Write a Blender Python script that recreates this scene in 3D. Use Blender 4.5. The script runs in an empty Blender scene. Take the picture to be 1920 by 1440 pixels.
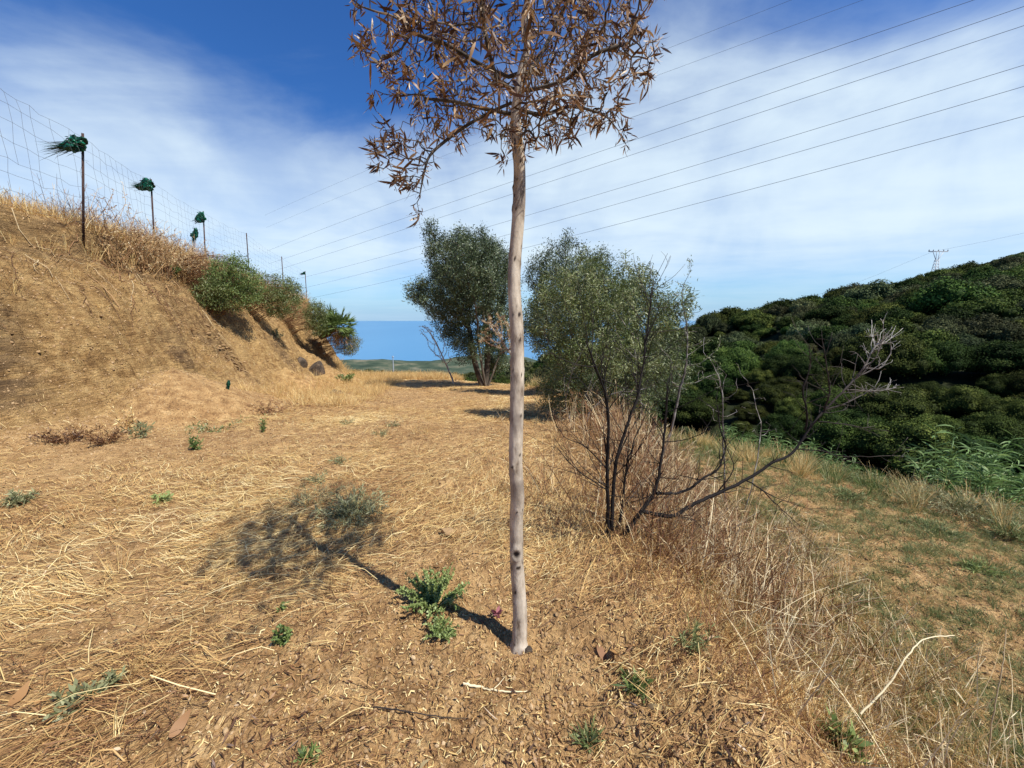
import bpy, math, random
import numpy as np
from mathutils import Vector, Matrix

# ------------------------------------------------------------------ camera, sky, sun, exposure
SC = bpy.context.scene
COL = SC.collection
CAM_H = 1.5
PITCH = 9.45
FPX = 721.0                      # focal length in pixels of a 1920 px wide frame
cd = bpy.data.cameras.new('camera'); cam = bpy.data.objects.new('camera', cd); COL.objects.link(cam)
cd.sensor_width = 36; cd.lens = 36 * FPX / 1920; cd.clip_start = 0.02; cd.clip_end = 120000
cam.location = (0, 0, CAM_H); cam.rotation_euler = (math.radians(90 - PITCH), 0, 0)
SC.camera = cam

SUN_EL = 56.0
SUN_DIR = np.array([0.85, -0.52]); SUN_DIR = SUN_DIR / np.linalg.norm(SUN_DIR)   # plan direction towards the sun
az = math.atan2(SUN_DIR[0], SUN_DIR[1])                                          # clockwise from +Y
w = bpy.data.worlds.new('World'); SC.world = w; w.use_nodes = True
nt = w.node_tree; nt.nodes.clear()
def N(tree, typ, **kw):
    n = tree.nodes.new(typ)
    for k, v in kw.items():
        if k.startswith('i_'):
            n.inputs[k[2:].replace('_', ' ')].default_value = v
        else: setattr(n, k, v)
    return n
def math_n(tree, op, a, b=None, c=None, clamp=False):
    n = tree.nodes.new('ShaderNodeMath'); n.operation = op; n.use_clamp = clamp
    for i, v in enumerate((a, b, c)):
        if v is None: continue
        if isinstance(v, (int, float)): n.inputs[i].default_value = v
        else: tree.links.new(v, n.inputs[i])
    return n.outputs[0]
def sstep(tree, v, lo, hi):
    n = tree.nodes.new('ShaderNodeMapRange'); n.interpolation_type = 'SMOOTHSTEP'
    tree.links.new(v, n.inputs[0]); n.inputs[1].default_value = lo; n.inputs[2].default_value = hi
    return n.outputs[0]
def mixc(tree, f, a, b, bt='MIX'):
    n = tree.nodes.new('ShaderNodeMix'); n.data_type = 'RGBA'; n.blend_type = bt
    for s, v in ((n.inputs[0], f), (n.inputs[6], a), (n.inputs[7], b)):
        if isinstance(v, (int, float)): s.default_value = v
        elif isinstance(v, tuple): s.default_value = (*v, 1) if len(v) == 3 else v
        else: tree.links.new(v, s)
    return n.outputs[2]
sky = N(nt, 'ShaderNodeTexSky', sky_type='NISHITA', sun_disc=False)
sky.sun_elevation = math.radians(SUN_EL); sky.sun_rotation = az
sky.altitude = 200; sky.air_density = 1.0; sky.dust_density = 0.2; sky.ozone_density = 4.0
tc = N(nt, 'ShaderNodeTexCoord'); sep = N(nt, 'ShaderNodeSeparateXYZ'); nt.links.new(tc.outputs['Generated'], sep.inputs[0])
dx, dy, dz = sep.outputs
zz = math_n(nt, 'ADD', math_n(nt, 'MAXIMUM', dz, 0.0), 0.06)
px = math_n(nt, 'DIVIDE', dx, zz); py = math_n(nt, 'DIVIDE', dy, zz)
cmb = N(nt, 'ShaderNodeCombineXYZ'); nt.links.new(px, cmb.inputs[0]); nt.links.new(py, cmb.inputs[1])
def noise_w(scale, detail, rough, off, rot=0.0, sc=(1, 1, 1), dist=0.0):
    m = N(nt, 'ShaderNodeMapping'); m.inputs['Location'].default_value = off; m.inputs['Rotation'].default_value = (0, 0, rot); m.inputs['Scale'].default_value = sc
    nt.links.new(cmb.outputs[0], m.inputs[0])
    n = N(nt, 'ShaderNodeTexNoise'); n.inputs['Scale'].default_value = scale; n.inputs['Detail'].default_value = detail
    n.inputs['Roughness'].default_value = rough; n.inputs['Distortion'].default_value = dist
    nt.links.new(m.outputs[0], n.inputs['Vector']); return n.outputs[0]
n1 = noise_w(0.9, 8, 0.55, (3.1, 1.7, 0), 0.4, (1, 1, 1), 0.4)
n2 = noise_w(1.3, 7, 0.55, (9.1, 4.7, 0), -0.6, (0.6, 1.1, 1), 0.7)
n3 = noise_w(0.5, 5, 0.55, (1.1, 14.7, 0), 0.2, (1, 1, 1), 0.3)
# edge of the cloud sheet: beyond ~1.6 cloud heights ahead, bulging away left of centre
g = math_n(nt, 'MULTIPLY', math_n(nt, 'ADD', px, 0.55), 1.35)
bul = math_n(nt, 'EXPONENT', math_n(nt, 'MULTIPLY', math_n(nt, 'MULTIPLY', g, g), -1.0))
edge = math_n(nt, 'MULTIPLY_ADD', bul, 0.95, 1.14)
d0 = math_n(nt, 'SUBTRACT', py, edge)
d1 = math_n(nt, 'ADD', d0, math_n(nt, 'MULTIPLY', math_n(nt, 'SUBTRACT', n1, 0.5), 1.7))
d2 = math_n(nt, 'ADD', d1, math_n(nt, 'MULTIPLY', math_n(nt, 'SUBTRACT', n2, 0.5), 0.6))
sheet = sstep(nt, d2, -0.30, 0.70)
dens = math_n(nt, 'ADD', math_n(nt, 'MULTIPLY', n2, 0.38), math_n(nt, 'MULTIPLY', n3, 0.92), clamp=True)
n4 = N(nt, 'ShaderNodeTexNoise'); n4.inputs['Scale'].default_value = 4.5; n4.inputs['Detail'].default_value = 5; n4.inputs['Roughness'].default_value = .5; n4.inputs['Distortion'].default_value = .4
nt.links.new(tc.outputs['Generated'], n4.inputs['Vector']); n4 = n4.outputs[0]
dens = math_n(nt, 'ADD', dens, math_n(nt, 'MULTIPLY', math_n(nt, 'SUBTRACT', n4, .5), .9))
dens = sstep(nt, dens, 0.25, 0.92)
cov = math_n(nt, 'MULTIPLY', sheet, math_n(nt, 'MULTIPLY_ADD', dens, 0.50, 0.44))
wisp = math_n(nt, 'MULTIPLY', sstep(nt, n2, 0.52, 0.78), 0.16)
cov = math_n(nt, 'MAXIMUM', cov, wisp)
low = sstep(nt, dz, 0.0, 0.17)                   # the sheet thins into blue haze at the horizon
cov = math_n(nt, 'MULTIPLY', cov, math_n(nt, 'MULTIPLY_ADD', low, 0.72, 0.28))
hs = N(nt, 'ShaderNodeHueSaturation'); hs.inputs['Saturation'].default_value = 1.12; hs.inputs['Value'].default_value = 1.0; hs.inputs['Hue'].default_value = 0.508
nt.links.new(sky.outputs[0], hs.inputs['Color'])
skc = mixc(nt, 1.0, hs.outputs[0], (0.60, 1.09, 1.46), 'MULTIPLY')
hz = sstep(nt, dz, 0.0, 0.10)
skc = mixc(nt, math_n(nt, 'MULTIPLY', math_n(nt, 'SUBTRACT', 1.0, hz), 0.85), skc, (3.3, 5.4, 8.2))
cl = mixc(nt, cov, skc, (8.1, 9.6, 10.6))
bg = N(nt, 'ShaderNodeBackground'); bg.inputs[1].default_value = 0.074
out = N(nt, 'ShaderNodeOutputWorld'); nt.links.new(cl, bg.inputs[0]); nt.links.new(bg.outputs[0], out.inputs[0])
sl = bpy.data.lights.new('sun', 'SUN'); sun = bpy.data.objects.new('sun', sl); COL.objects.link(sun)
sl.energy = 5.0; sl.angle = math.radians(0.5); sl.color = (1.0, 0.97, 0.91)
el = math.radians(SUN_EL)
sv = Vector((SUN_DIR[0] * math.cos(el), SUN_DIR[1] * math.cos(el), math.sin(el)))
sun.rotation_euler = sv.to_track_quat('Z', 'Y').to_euler()
SC.view_settings.view_transform = 'Standard'; SC.view_settings.look = 'None'
SC.view_settings.exposure = 0.42; SC.view_settings.gamma = 1; SC.view_settings.use_curve_mapping = False
SC.render.engine = 'CYCLES'
SC.cycles.max_bounces = 6; SC.cycles.diffuse_bounces = 3; SC.cycles.transparent_max_bounces = 8

# ------------------------------------------------------------------ numeric helpers
RNG = np.random.default_rng(7); random.seed(7)
CP, SP = math.cos(math.radians(PITCH)), math.sin(math.radians(PITCH))
def ray(u, v):
    """direction (x, y=1, z) through pixel u, v of the 1920x1440 photograph"""
    a, b = u - 960.0, v - 720.0
    f = FPX * CP - b * SP; d = FPX * SP + b * CP
    return np.array([a / f, 1.0, -d / f])
def P(u, v, y): return np.array([0, 0, CAM_H]) + ray(u, v) * y
def hash2(ix, iy, seed):
    h = (ix.astype(np.int64) * 374761393 + iy.astype(np.int64) * 668265263 + seed * 974634777) & 0xFFFFFFFF
    h = ((h ^ (h >> 13)) * 1274126177) & 0xFFFFFFFF
    return ((h ^ (h >> 16)) & 0xFFFFFF) / float(0xFFFFFF)
def vnoise(x, y, seed=0):
    x = np.asarray(x, float); y = np.asarray(y, float)
    ix = np.floor(x); iy = np.floor(y); fx = x - ix; fy = y - iy
    fx = fx * fx * (3 - 2 * fx); fy = fy * fy * (3 - 2 * fy)
    a = hash2(ix, iy, seed); b = hash2(ix + 1, iy, seed); c = hash2(ix, iy + 1, seed); d = hash2(ix + 1, iy + 1, seed)
    return (a + (b - a) * fx) * (1 - fy) + (c + (d - c) * fx) * fy - 0.5
def fbm(x, y, octv=4, seed=0, g=0.5):
    s = 0; a = 1
    for i in range(octv):
        s = s + a * vnoise(x * 2**i + 17.3 * i, y * 2**i - 9.1 * i, seed + i); a *= g
    return s
def ss(a, b, x):
    t = np.clip((np.asarray(x, float) - a) / (b - a), 0, 1); return t * t * (3 - 2 * t)
def unit(v):
    v = np.asarray(v, float); return v / (np.linalg.norm(v, axis=-1, keepdims=True) + 1e-12)

# ------------------------------------------------------------------ the lie of the land
def foot_x(y): return np.interp(y, [-10, 0, 3, 4.8, 6, 7.2, 10, 19, 23, 27, 34], [-7.4, -7.0, -6.6, -6.3, -6.3, -6.4, -6.9, -8.7, -9.6, -11.5, -15])
def crest_x(y): return np.interp(y, [-10, 0, 6.7, 7.9, 11.4, 15.3, 19, 22.8, 27, 34], [-9.2, -8.6, -8.4, -8.5, -9.9, -11.3, -12.0, -12.0, -14, -18])
def crest_z(y): return np.interp(y, [-10, 0, 5, 7.9, 11.4, 15.3, 19, 22.8, 27, 34], [2.8, 3.3, 3.4, 3.35, 3.45, 3.45, 3.1, 2.6, 1.2, -2])
def edge_x(y): return np.interp(y, [-10, 0, 1, 2, 3.5, 6, 9, 12, 16, 26, 60], [1.0, 0.9, 0.78, 0.62, 0.85, 1.25, 1.5, 1.5, 0.2, -4.6, -24])
NX, NY = 0.87, 0.5
def zr_f(t): return -5.0 - 8.0 * np.clip((np.asarray(t) - 45) / 58, 0, 1) + np.where(t > 33, 21.4 - .22 * t, 14.1 - .12 * (t - 33))
def coords(x, y): return NX * x + NY * y, -NY * x + NX * y
def bank_w(x, y): return (foot_x(y) - x) / (foot_x(y) - crest_x(y))
def base_z(x, y):
    yy = np.maximum(y - 4.0, 0)
    z = -0.11 * (np.sqrt(yy * yy + 1.0) - 1.0)
    z = np.where(y > 25, z - 0.30 * (np.sqrt((np.maximum(y - 25, 0))**2 + 4) - 2), z)
    z = np.maximum(z, -100 - 0.05 * y)
    return z
CONES = ((-6.15, 6.9, 1.6, .90), (-7.5, 12.6, 1.5, .8), (-8.6, 16.8, 1.7, 1.0), (-6.9, 9.6, 1.0, .5))
def height(x, y, fine=True):
    x = np.asarray(x, float); y = np.asarray(y, float)
    s, t = coords(x, y)
    d = np.hypot(x, y)
    z = base_z(x, y)
    # embankment down to the terrace on the right
    e = edge_x(y) + 0.12 * vnoise(y * 1.3, y * 0, 5)
    k = ss(0.0, 1.7, x - e)
    z = z - 0.92 * k - 0.03 * np.maximum(x - e - 1.5, 0) * (k)
    z = z + 0.10 * ss(0.5, -0.1, np.abs(x - e) / 1.2) * ss(30, 20, y)
    # the bank on the left
    wv = bank_w(x, y)
    wn = wv + 0.16 * vnoise(x * 0.9 + 3, y * 0.6, 11) * ss(-0.2, 0.3, wv) * ss(1.4, 0.8, wv) + 0.07 * vnoise(x * 2.7, y * 1.9, 12) * ss(0.1, 0.4, wv) * ss(1.2, 0.9, wv)
    wc = np.clip(wn, 0, 1)
    prof = 0.62 * wc + 0.38 * ss(0.08, 0.98, wc)
    prof = prof * (1 - .13 * ss(.5, .86, wn)) + .13 * prof * ss(.885, .97, wn + .05 * vnoise(x * 1.1, y * 1.6, 19))
    prof = prof + 0.035 * np.sin(np.clip(wn, 0, 1) * math.pi)
    fade = 1 - ss(25.5, 33, y)
    z = z + fade * ((crest_z(y) - z) * prof + 0.10 * np.clip(wv - 1, 0, 5) + 0.22 * ss(-0.45, 0.15, wv) * (1 - ss(0.15, 0.6, wv)))
    face = ss(0.02, 0.25, wv) * ss(1.12, 0.9, wv) * fade
    # debris cones on the foot
    for (cx, cy, r, h) in CONES:
        q = np.hypot((x - cx) / 1.0, (y - cy) / 1.15) / r + .16 * vnoise(x * 1.7, y * 1.7, 4) + .05 * vnoise(x * 6, y * 6, 6)
        zc = base_z(cx, cy) + h * (1 - q) + 0.05 * vnoise(x * 5, y * 5, 3)
        z = np.where((q < 1) , np.maximum(z, z * 0 + zc), z)
    # valley and the wooded hill beyond
    a = ss(7.6, 21, s + 0.8 * vnoise(t * .25, s * 0, 21)) * ss(-70, -30, t)
    zv = -9 - .16 * np.clip(t - 20, 0, 500)
    z = z * (1 - a) + zv * a
    zr = zr_f(t)
    f = np.clip((s - 23) / 121.0, 0, 1); f = f ** 0.80
    hill = zv + (zr - zv) * f
    zf = 21.5 - (t - 33) * .35
    hill = hill + ss(146, 232, s) * np.maximum(zf - zr, -6)
    hill = hill + ss(25, 50, s) * (5.0 * fbm(x / 40, y / 40, 3, 31) + 1.2 * fbm(x / 9, y / 9, 2, 37))
    z = np.where(s > 23, hill, z)
    # the far country and the shelf under the sea
    fr = ss(260, 900, d)
    far = -178 + 42 * fbm(x / 380 + 3.3, y / 380 + 1.2, 5, 41)
    z = z * (1 - fr) + far * fr
    z = z - 140 * ss(1700, 2300, d + 250 * vnoise(x / 300, y / 300, 44))
    if fine:
        nr = ss(60, 20, d)
        soft = 1 - face
        z = z + nr * (0.06 * fbm(x * 0.9, y * 0.9, 3, 51) + 0.030 * fbm(x * 4, y * 4, 3, 55))
        z = z + ss(22, 6, d) * (0.020 * fbm(x * 14, y * 14, 2, 61))
        cl = np.maximum(vnoise(x * 34, y * 34, 71), 0) ** 1.5
        z = z + ss(7, 3, d) * (0.045 * cl + .010 * vnoise(x * 75, y * 75, 73)) * (1 - 0.3 * face)
        # eroded, flaking face: ledges that follow the layers of the soil
        lay = z * 4.2 + 0.5 * x * 0.3 + 0.9 * fbm(x * .7, y * .7, 3, 81)
        led = np.abs(lay - np.floor(lay) - 0.5)
        rough = ss(-0.25, 0.25, fbm(x * .45 + 8, y * .45, 2, 83) + 0.25 * ss(0.75, 0.2, wv))
        z = z + face * rough * (0.22 * (led - .25) + 0.17 * fbm(x * 3.1, y * 2.3, 4, 85, 0.62))
        cr_ = np.abs(fbm(x * 1.3 + .5 * z, y * .9 + z * 1.6, 3, 90)); z = z - face * rough * 0.16 * np.clip(1 - cr_ / .035, 0, 1) * ss(.75, .4, wv)
        z = z + face * rough * (0.10 * fbm(y * 1.7 + .5 * x, z * 7.5, 5, 93, 0.66) + 0.030 * fbm(x * 17, y * 17, 2, 94)) + face * .012 * fbm(x * 26, y * 26, 2, 96)
        g = np.abs(fbm(x * 1.1 + 0.4 * y, y * 1.9 - 0.8 * x, 3, 87))
        z = z + face * (0.24 * np.minimum(g, 0.3) - 0.05) + face * 0.085 * fbm(x * 7, y * 7, 3, 88, 0.66)
    return z

# ------------------------------------------------------------------ mesh helpers
def mesh_np(name, V, F, mat=None, attrs=None, smooth=False):
    V = np.ascontiguousarray(V, dtype=np.float32); F = np.ascontiguousarray(F, dtype=np.int32)
    me = bpy.data.meshes.new(name)
    me.vertices.add(len(V)); me.vertices.foreach_set('co', V.ravel())
    k = F.shape[1]; n = len(F)
    me.loops.add(n * k); me.loops.foreach_set('vertex_index', F.ravel())
    me.polygons.add(n); me.polygons.foreach_set('loop_start', np.arange(0, n * k, k, dtype=np.int32))
    me.polygons.foreach_set('loop_total', np.full(n, k, dtype=np.int32))
    if smooth: me.polygons.foreach_set('use_smooth', np.ones(n, dtype=bool))
    for an, av in (attrs or {}).items():
        av = np.asarray(av, np.float32)
        if av.ndim == 1:
            a = me.attributes.new(an, 'FLOAT', 'POINT'); a.data.foreach_set('value', av)
        else:
            a = me.attributes.new(an, 'FLOAT_COLOR', 'POINT'); c = np.ones((len(V), 4), np.float32); c[:, :3] = av; a.data.foreach_set('color', c.ravel())
    me.update(calc_edges=True)
    if mat: me.materials.append(mat)
    return me
def link(name, me, parent=None, loc=None, label=None, cat=None, group=None, kind=None):
    o = bpy.data.objects.new(name, me); COL.objects.link(o)
    if parent is not None: o.parent = parent
    if loc is not None: o.location = tuple(float(c) for c in loc)
    if label: o['label'] = label
    if cat: o['category'] = cat
    if group: o['group'] = group
    if kind: o['kind'] = kind
    return o
def thing(name, label, cat, loc=(0, 0, 0), group=None, rz=0):
    o = link(name, None, None, loc, label, cat, group); o.rotation_euler.z = rz; o.empty_display_size = .1
    return o
class MB:
    """collects quads (triangles repeat their last corner as degenerate-free tris in T)"""
    def __init__(s): s.V = []; s.F = []; s.T = []; s.n = 0
    def add(s, V, F, tone=0.5):
        V = np.asarray(V, float); s.V.append(V); s.F.append(np.asarray(F) + s.n)
        s.T.append(np.broadcast_to(np.asarray(tone, float), (len(V),)).copy()); s.n += len(V)
    def tube(s, pts, rad, sides=5, tone=0.5, cap=True):
        pts = np.asarray(pts, float); n = len(pts); rad = np.broadcast_to(np.asarray(rad, float), (n,))
        tg = unit(np.gradient(pts, axis=0)) if n > 2 else np.repeat(unit(pts[1:] - pts[:1]), 2, 0)
        up = np.array([0, 0, 1.0]) if abs(tg[0][2]) < .9 else np.array([1.0, 0, 0])
        a = unit(np.cross(tg, up)); b = np.cross(tg, a)
        th = np.arange(sides) * 2 * math.pi / sides
        V = (pts[:, None] + rad[:, None, None] * (np.cos(th)[None, :, None] * a[:, None] + np.sin(th)[None, :, None] * b[:, None])).reshape(-1, 3)
        i = np.arange(n - 1)[:, None] * sides; j = np.arange(sides)[None]; k = (j + 1) % sides
        F = np.stack([i + j, i + k, i + sides + k, i + sides + j], -1).reshape(-1, 4)
        tn = np.broadcast_to(np.asarray(tone, float), (n,)); tn = np.repeat(tn, sides)
        s.add(V, F, tn)
        if cap and sides == 4:
            s.F.append(np.array([[0, 1, 2, 3]]) + s.n - 4)
    def box(s, lo, hi, tone=0.5, M=None):
        V = np.array([[x, y, z] for z in (lo[2], hi[2]) for y in (lo[1], hi[1]) for x in (lo[0], hi[0])], float)
        if M is not None: V = V @ M[:3, :3].T + M[:3, 3]
        s.add(V, [[0, 2, 3, 1], [4, 5, 7, 6], [0, 1, 5, 4], [2, 6, 7, 3], [0, 4, 6, 2], [1, 3, 7, 5]], tone)
    def mesh(s, name, mat, smooth=False):
        return mesh_np(name, np.concatenate(s.V), np.concatenate(s.F), mat, {'tone': np.concatenate(s.T)}, smooth)
def curve_pts(pts, n):
    """Catmull-Rom through pts"""
    pts = np.asarray(pts, float); m = len(pts)
    Q = np.vstack([2 * pts[0] - pts[1], pts, 2 * pts[-1] - pts[-2]])
    u = np.linspace(0, m - 1 - 1e-6, n); i = u.astype(int); f = (u - i)[:, None]
    a, b, c, d = Q[i], Q[i + 1], Q[i + 2], Q[i + 3]
    return 0.5 * (2 * b + (c - a) * f + (2 * a - 5 * b + 4 * c - d) * f**2 + (3 * b - a - 3 * c + d) * f**3)
def leaves_vf(pos, dirv, L, W, curl=0.15, seg=2, fold=None, droop=None, wp=None, rng=RNG):
    """lance-shaped blades: pos/dir Nx3, L/W N. returns V, F"""
    n = len(pos); dirv = unit(dirv)
    rv = unit(rng.normal(size=(n, 3))); side = unit(np.cross(dirv, rv)); nor = np.cross(side, dirv)
    L = np.broadcast_to(L, (n,)); W = np.broadcast_to(W, (n,))
    ts = np.linspace(0, 1, seg + 1)
    if wp is None: wp = {1: [1, 1], 2: [0.25, 1.0, 0.06], 3: [0.2, 1.0, 0.8, 0.04], 4: [0.15, .85, 1, .65, .04]}[seg]
    c = np.broadcast_to(curl, (n,)) if not np.isscalar(curl) else rng.normal(0, curl, n)
    ctr = pos[:, None] + dirv[:, None] * (L[:, None] * ts)[..., None] + nor[:, None] * (L[:, None] * c[:, None] * (ts**2))[..., None]
    if droop is not None: ctr[..., 2] -= (L[:, None] * droop * ts**2)
    hw = 0.5 * W[:, None] * np.array(wp)[None]
    A = ctr - side[:, None] * hw[..., None]; B = ctr + side[:, None] * hw[..., None]
    V = np.stack([A, B], 2).reshape(n, -1, 3)          # n, (seg+1)*2, 3
    k = (seg + 1) * 2
    b = np.arange(seg) * 2
    f = np.stack([b, b + 1, b + 3, b + 2], -1)         # seg,4
    F = (np.arange(n)[:, None, None] * k + f[None]).reshape(-1, 4)
    return V.reshape(-1, 3), F, k
def diamond_vf(pos, dirv, L, W, rng=RNG, nrm=None):
    """one quad per leaf"""
    n = len(pos); dirv = unit(dirv)
    rv = unit(rng.normal(size=(n, 3))) if nrm is None else nrm
    side = unit(np.cross(dirv, rv))
    L = np.broadcast_to(L, (n,))[:, None]; W = np.broadcast_to(W, (n,))[:, None]
    V = np.stack([pos, pos + dirv * L * .5 + side * W * .5, pos + dirv * L, pos + dirv * L * .5 - side * W * .5], 1)
    F = np.arange(n * 4).reshape(n, 4)
    return V.reshape(-1, 3), F, 4

def colonize(nodes, parents, att, step, infl, kill, iters=200, grav=0.0, jit=0.15, rng=RNG):
    """space colonisation: returns nodes, parents"""
    nodes = [np.asarray(p, float) for p in nodes]; parents = list(parents); att = np.asarray(att, float)
    best = np.full(len(att), 1e9); bi = np.zeros(len(att), int); alive = np.ones(len(att), bool)
    start = 0; seen = {}
    for it in range(iters):
        new = np.array(nodes[start:])
        if len(new):
            D = np.linalg.norm(att[:, None] - new[None], axis=2); j = D.argmin(1); dj = D[np.arange(len(att)), j]
            m = dj < best; best[m] = dj[m]; bi[m] = j[m] + start
        alive &= best > kill
        act = alive & (best < infl)
        if not act.any(): break
        start = len(nodes)
        idx = np.nonzero(act)[0]; src = bi[idx]
        arr = np.array(nodes)
        dv = unit(att[idx] - arr[src])
        us, inv = np.unique(src, return_inverse=True)
        acc = np.zeros((len(us), 3)); np.add.at(acc, inv, dv)
        add = 0
        for k, u in enumerate(us):
            v = acc[k] + rng.normal(0, jit, 3) * np.linalg.norm(acc[k]); v = v / (np.linalg.norm(v) + 1e-9); v[2] += grav; v = v / (np.linalg.norm(v) + 1e-9)
            p = arr[u] + v * step
            c = seen.get(u, 0)
            if c > 4: continue
            seen[u] = c + 1
            nodes.append(p); parents.append(u); add += 1
        if not add: break
    return np.array(nodes), np.array(parents)
def tree_radii(parents, rt, ex=2.4):
    n = len(parents); acc = np.zeros(n); r = np.zeros(n); kids = np.zeros(n, int)
    for i in range(n - 1, -1, -1):
        r[i] = max(acc[i], rt**ex) ** (1 / ex) if acc[i] > 0 else rt
        if parents[i] >= 0: acc[parents[i]] += r[i]**ex; kids[parents[i]] += 1
    return r, kids
def tree_tubes(mb, nodes, parents, rad, rmin_sides=((0.02, 8), (0.008, 5), (0, 3)), tone=None, rmax=None):
    n = len(parents); ch = [[] for _ in range(n)]
    for i, p in enumerate(parents):
        if p >= 0: ch[p].append(i)
    stack = [(i, None) for i in range(n) if parents[i] < 0]
    while stack:
        i, pre = stack.pop(); chain = [i] if pre is None else [pre, i]
        rr = [rad[i]] if pre is None else [rad[i], rad[i]]
        while ch[i]:
            cs = sorted(ch[i], key=lambda k: -rad[k])
            for c in cs[1:]: stack.append((c, i))
            i = cs[0]; chain.append(i); rr.append(rad[i])
        if len(chain) < 2: continue
        pts = nodes[chain]; rr = np.array(rr)
        if rmax is not None: rr = np.minimum(rr, rmax)
        sd = [s for m, s in rmin_sides if rr[0] >= m][0]
        tn = 0.5 if tone is None else tone[chain]
        mb.tube(pts, rr, sd, tn, cap=False)

# ------------------------------------------------------------------ materials
def principled(name, rough=0.9, spec=0.2):
    m = bpy.data.materials.new(name); m.use_nodes = True; t = m.node_tree
    b = t.nodes['Principled BSDF']; b.inputs['Roughness'].default_value = rough; b.inputs['Specular IOR Level'].default_value = spec
    return m, t, b
def ramp(t, fac, stops):
    r = t.nodes.new('ShaderNodeValToRGB'); e = r.color_ramp.elements
    while len(e) < len(stops): e.new(0.5)
    for k, (p, c) in enumerate(stops): e[k].position = p; e[k].color = (*c, 1)
    t.links.new(fac, r.inputs[0]); return r.outputs[0]
def attr(t, name, col=False):
    a = t.nodes.new('ShaderNodeAttribute'); a.attribute_name = name
    return a.outputs['Color'] if col else a.outputs['Fac']
def nz(t, scale, detail=4, rough=0.55, vec=None, dist=0.0):
    n = t.nodes.new('ShaderNodeTexNoise'); n.inputs['Scale'].default_value = scale; n.inputs['Detail'].default_value = detail
    n.inputs['Roughness'].default_value = rough; n.inputs['Distortion'].default_value = dist
    if vec is not None: t.links.new(vec, n.inputs['Vector'])
    return n.outputs[0]
def objvec(t, sc=(1, 1, 1)):
    g = t.nodes.new('ShaderNodeTexCoord'); m = t.nodes.new('ShaderNodeMapping'); m.inputs['Scale'].default_value = sc
    t.links.new(g.outputs['Object'], m.inputs[0]); return m.outputs[0]
def bump(t, b, h, dist, strength=1.0):
    n = t.nodes.new('ShaderNodeBump'); n.inputs['Distance'].default_value = dist; n.inputs['Strength'].default_value = strength
    t.links.new(h, n.inputs['Height']); t.links.new(n.outputs[0], b.inputs['Normal'])
def tone_mat(name, stops, rough=0.8, spec=0.25, trans=0.0, vary=0.0, objrand=False, noise_s=9.0):
    m, t, b = principled(name, rough, spec)
    f = attr(t, 'tone')
    c = ramp(t, f, stops)
    if objrand:
        oi = t.nodes.new('ShaderNodeObjectInfo')
        h = t.nodes.new('ShaderNodeHueSaturation')
        t.links.new(math_n(t, 'MULTIPLY_ADD', math_n(t, 'POWER', oi.outputs['Random'], 1.6), 1.5, 0.75), h.inputs['Value'])
        t.links.new(math_n(t, 'MULTIPLY_ADD', math_n(t, 'FRACT', math_n(t, 'MULTIPLY', oi.outputs['Random'], 7.3)), -0.075, 0.525), h.inputs['Hue'])
        t.links.new(c, h.inputs['Color']); c = h.outputs[0]
    if vary:
        n = nz(t, noise_s, 3, vec=objvec(t))
        k = math_n(t, 'MULTIPLY_ADD', n, vary * 2, 1 - vary)
        cx = t.nodes.new('ShaderNodeVectorMath'); cx.operation = 'SCALE'; t.links.new(c, cx.inputs[0]); t.links.new(k, cx.inputs['Scale']); c = cx.outputs[0]
    t.links.new(c, b.inputs['Base Color'])
    if trans > 0:
        tr = t.nodes.new('ShaderNodeBsdfTranslucent'); t.links.new(c, tr.inputs[0])
        mx = t.nodes.new('ShaderNodeMixShader'); mx.inputs[0].default_value = trans
        t.links.new(b.outputs[0], mx.inputs[1]); t.links.new(tr.outputs[0], mx.inputs[2])
        t.links.new(mx.outputs[0], t.nodes['Material Output'].inputs[0])
    return m
M = {}
M['dead_leaf'] = tone_mat('dead_leaf', [(0, (.040, .018, .010)), (.35, (.13, .058, .024)), (.62, (.30, .155, .060)), (.85, (.48, .32, .165)), (1, (.66, .55, .40))], .5, .4, .14)
M['olive'] = tone_mat('olive_leaf', [(0, (.028, .042, .016)), (.5, (.080, .108, .042)), (.8, (.155, .19, .085)), (1, (.29, .32, .19))], .5, .4, .18)
M['shrub_leaf'] = tone_mat('shrub_leaf', [(0, (.055, .075, .020)), (.5, (.13, .165, .045)), (.8, (.24, .27, .10)), (1, (.40, .41, .22))], .5, .4, .25)
M['wood_leaf'] = tone_mat('wood_leaf', [(0, (.010, .017, .004)), (.45, (.032, .052, .010)), (.8, (.07, .098, .020)), (1, (.125, .145, .035))], .8, .08, .12, objrand=True)
M['wood_grey'] = tone_mat('wood_grey_leaf', [(0, (.018, .024, .010)), (.45, (.05, .062, .024)), (.8, (.11, .125, .052)), (1, (.19, .20, .095))], .8, .08, .1, objrand=True)
M['scrub'] = tone_mat('scrub_leaf', [(0, (.03, .045, .012)), (.45, (.08, .105, .035)), (.8, (.15, .17, .06)), (1, (.22, .22, .09))], .8, .08, .1, objrand=True)  # paler than the wood greens: haze of the far ridge painted into the leaves
M['green_leaf'] = tone_mat('green_leaf', [(0, (.05, .085, .025)), (.5, (.16, .225, .058)), (1, (.38, .44, .16))], .5, .4, .28)
M['grey_leaf'] = tone_mat('grey_leaf', [(0, (.09, .095, .040)), (.5, (.225, .23, .105)), (1, (.44, .43, .24))], .7, .3, .15)
M['cane_leaf'] = tone_mat('cane_leaf', [(0, (.045, .085, .022)), (.5, (.14, .235, .065)), (.85, (.25, .36, .12)), (1, (.45, .45, .20))], .55, .3, .3)
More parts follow.
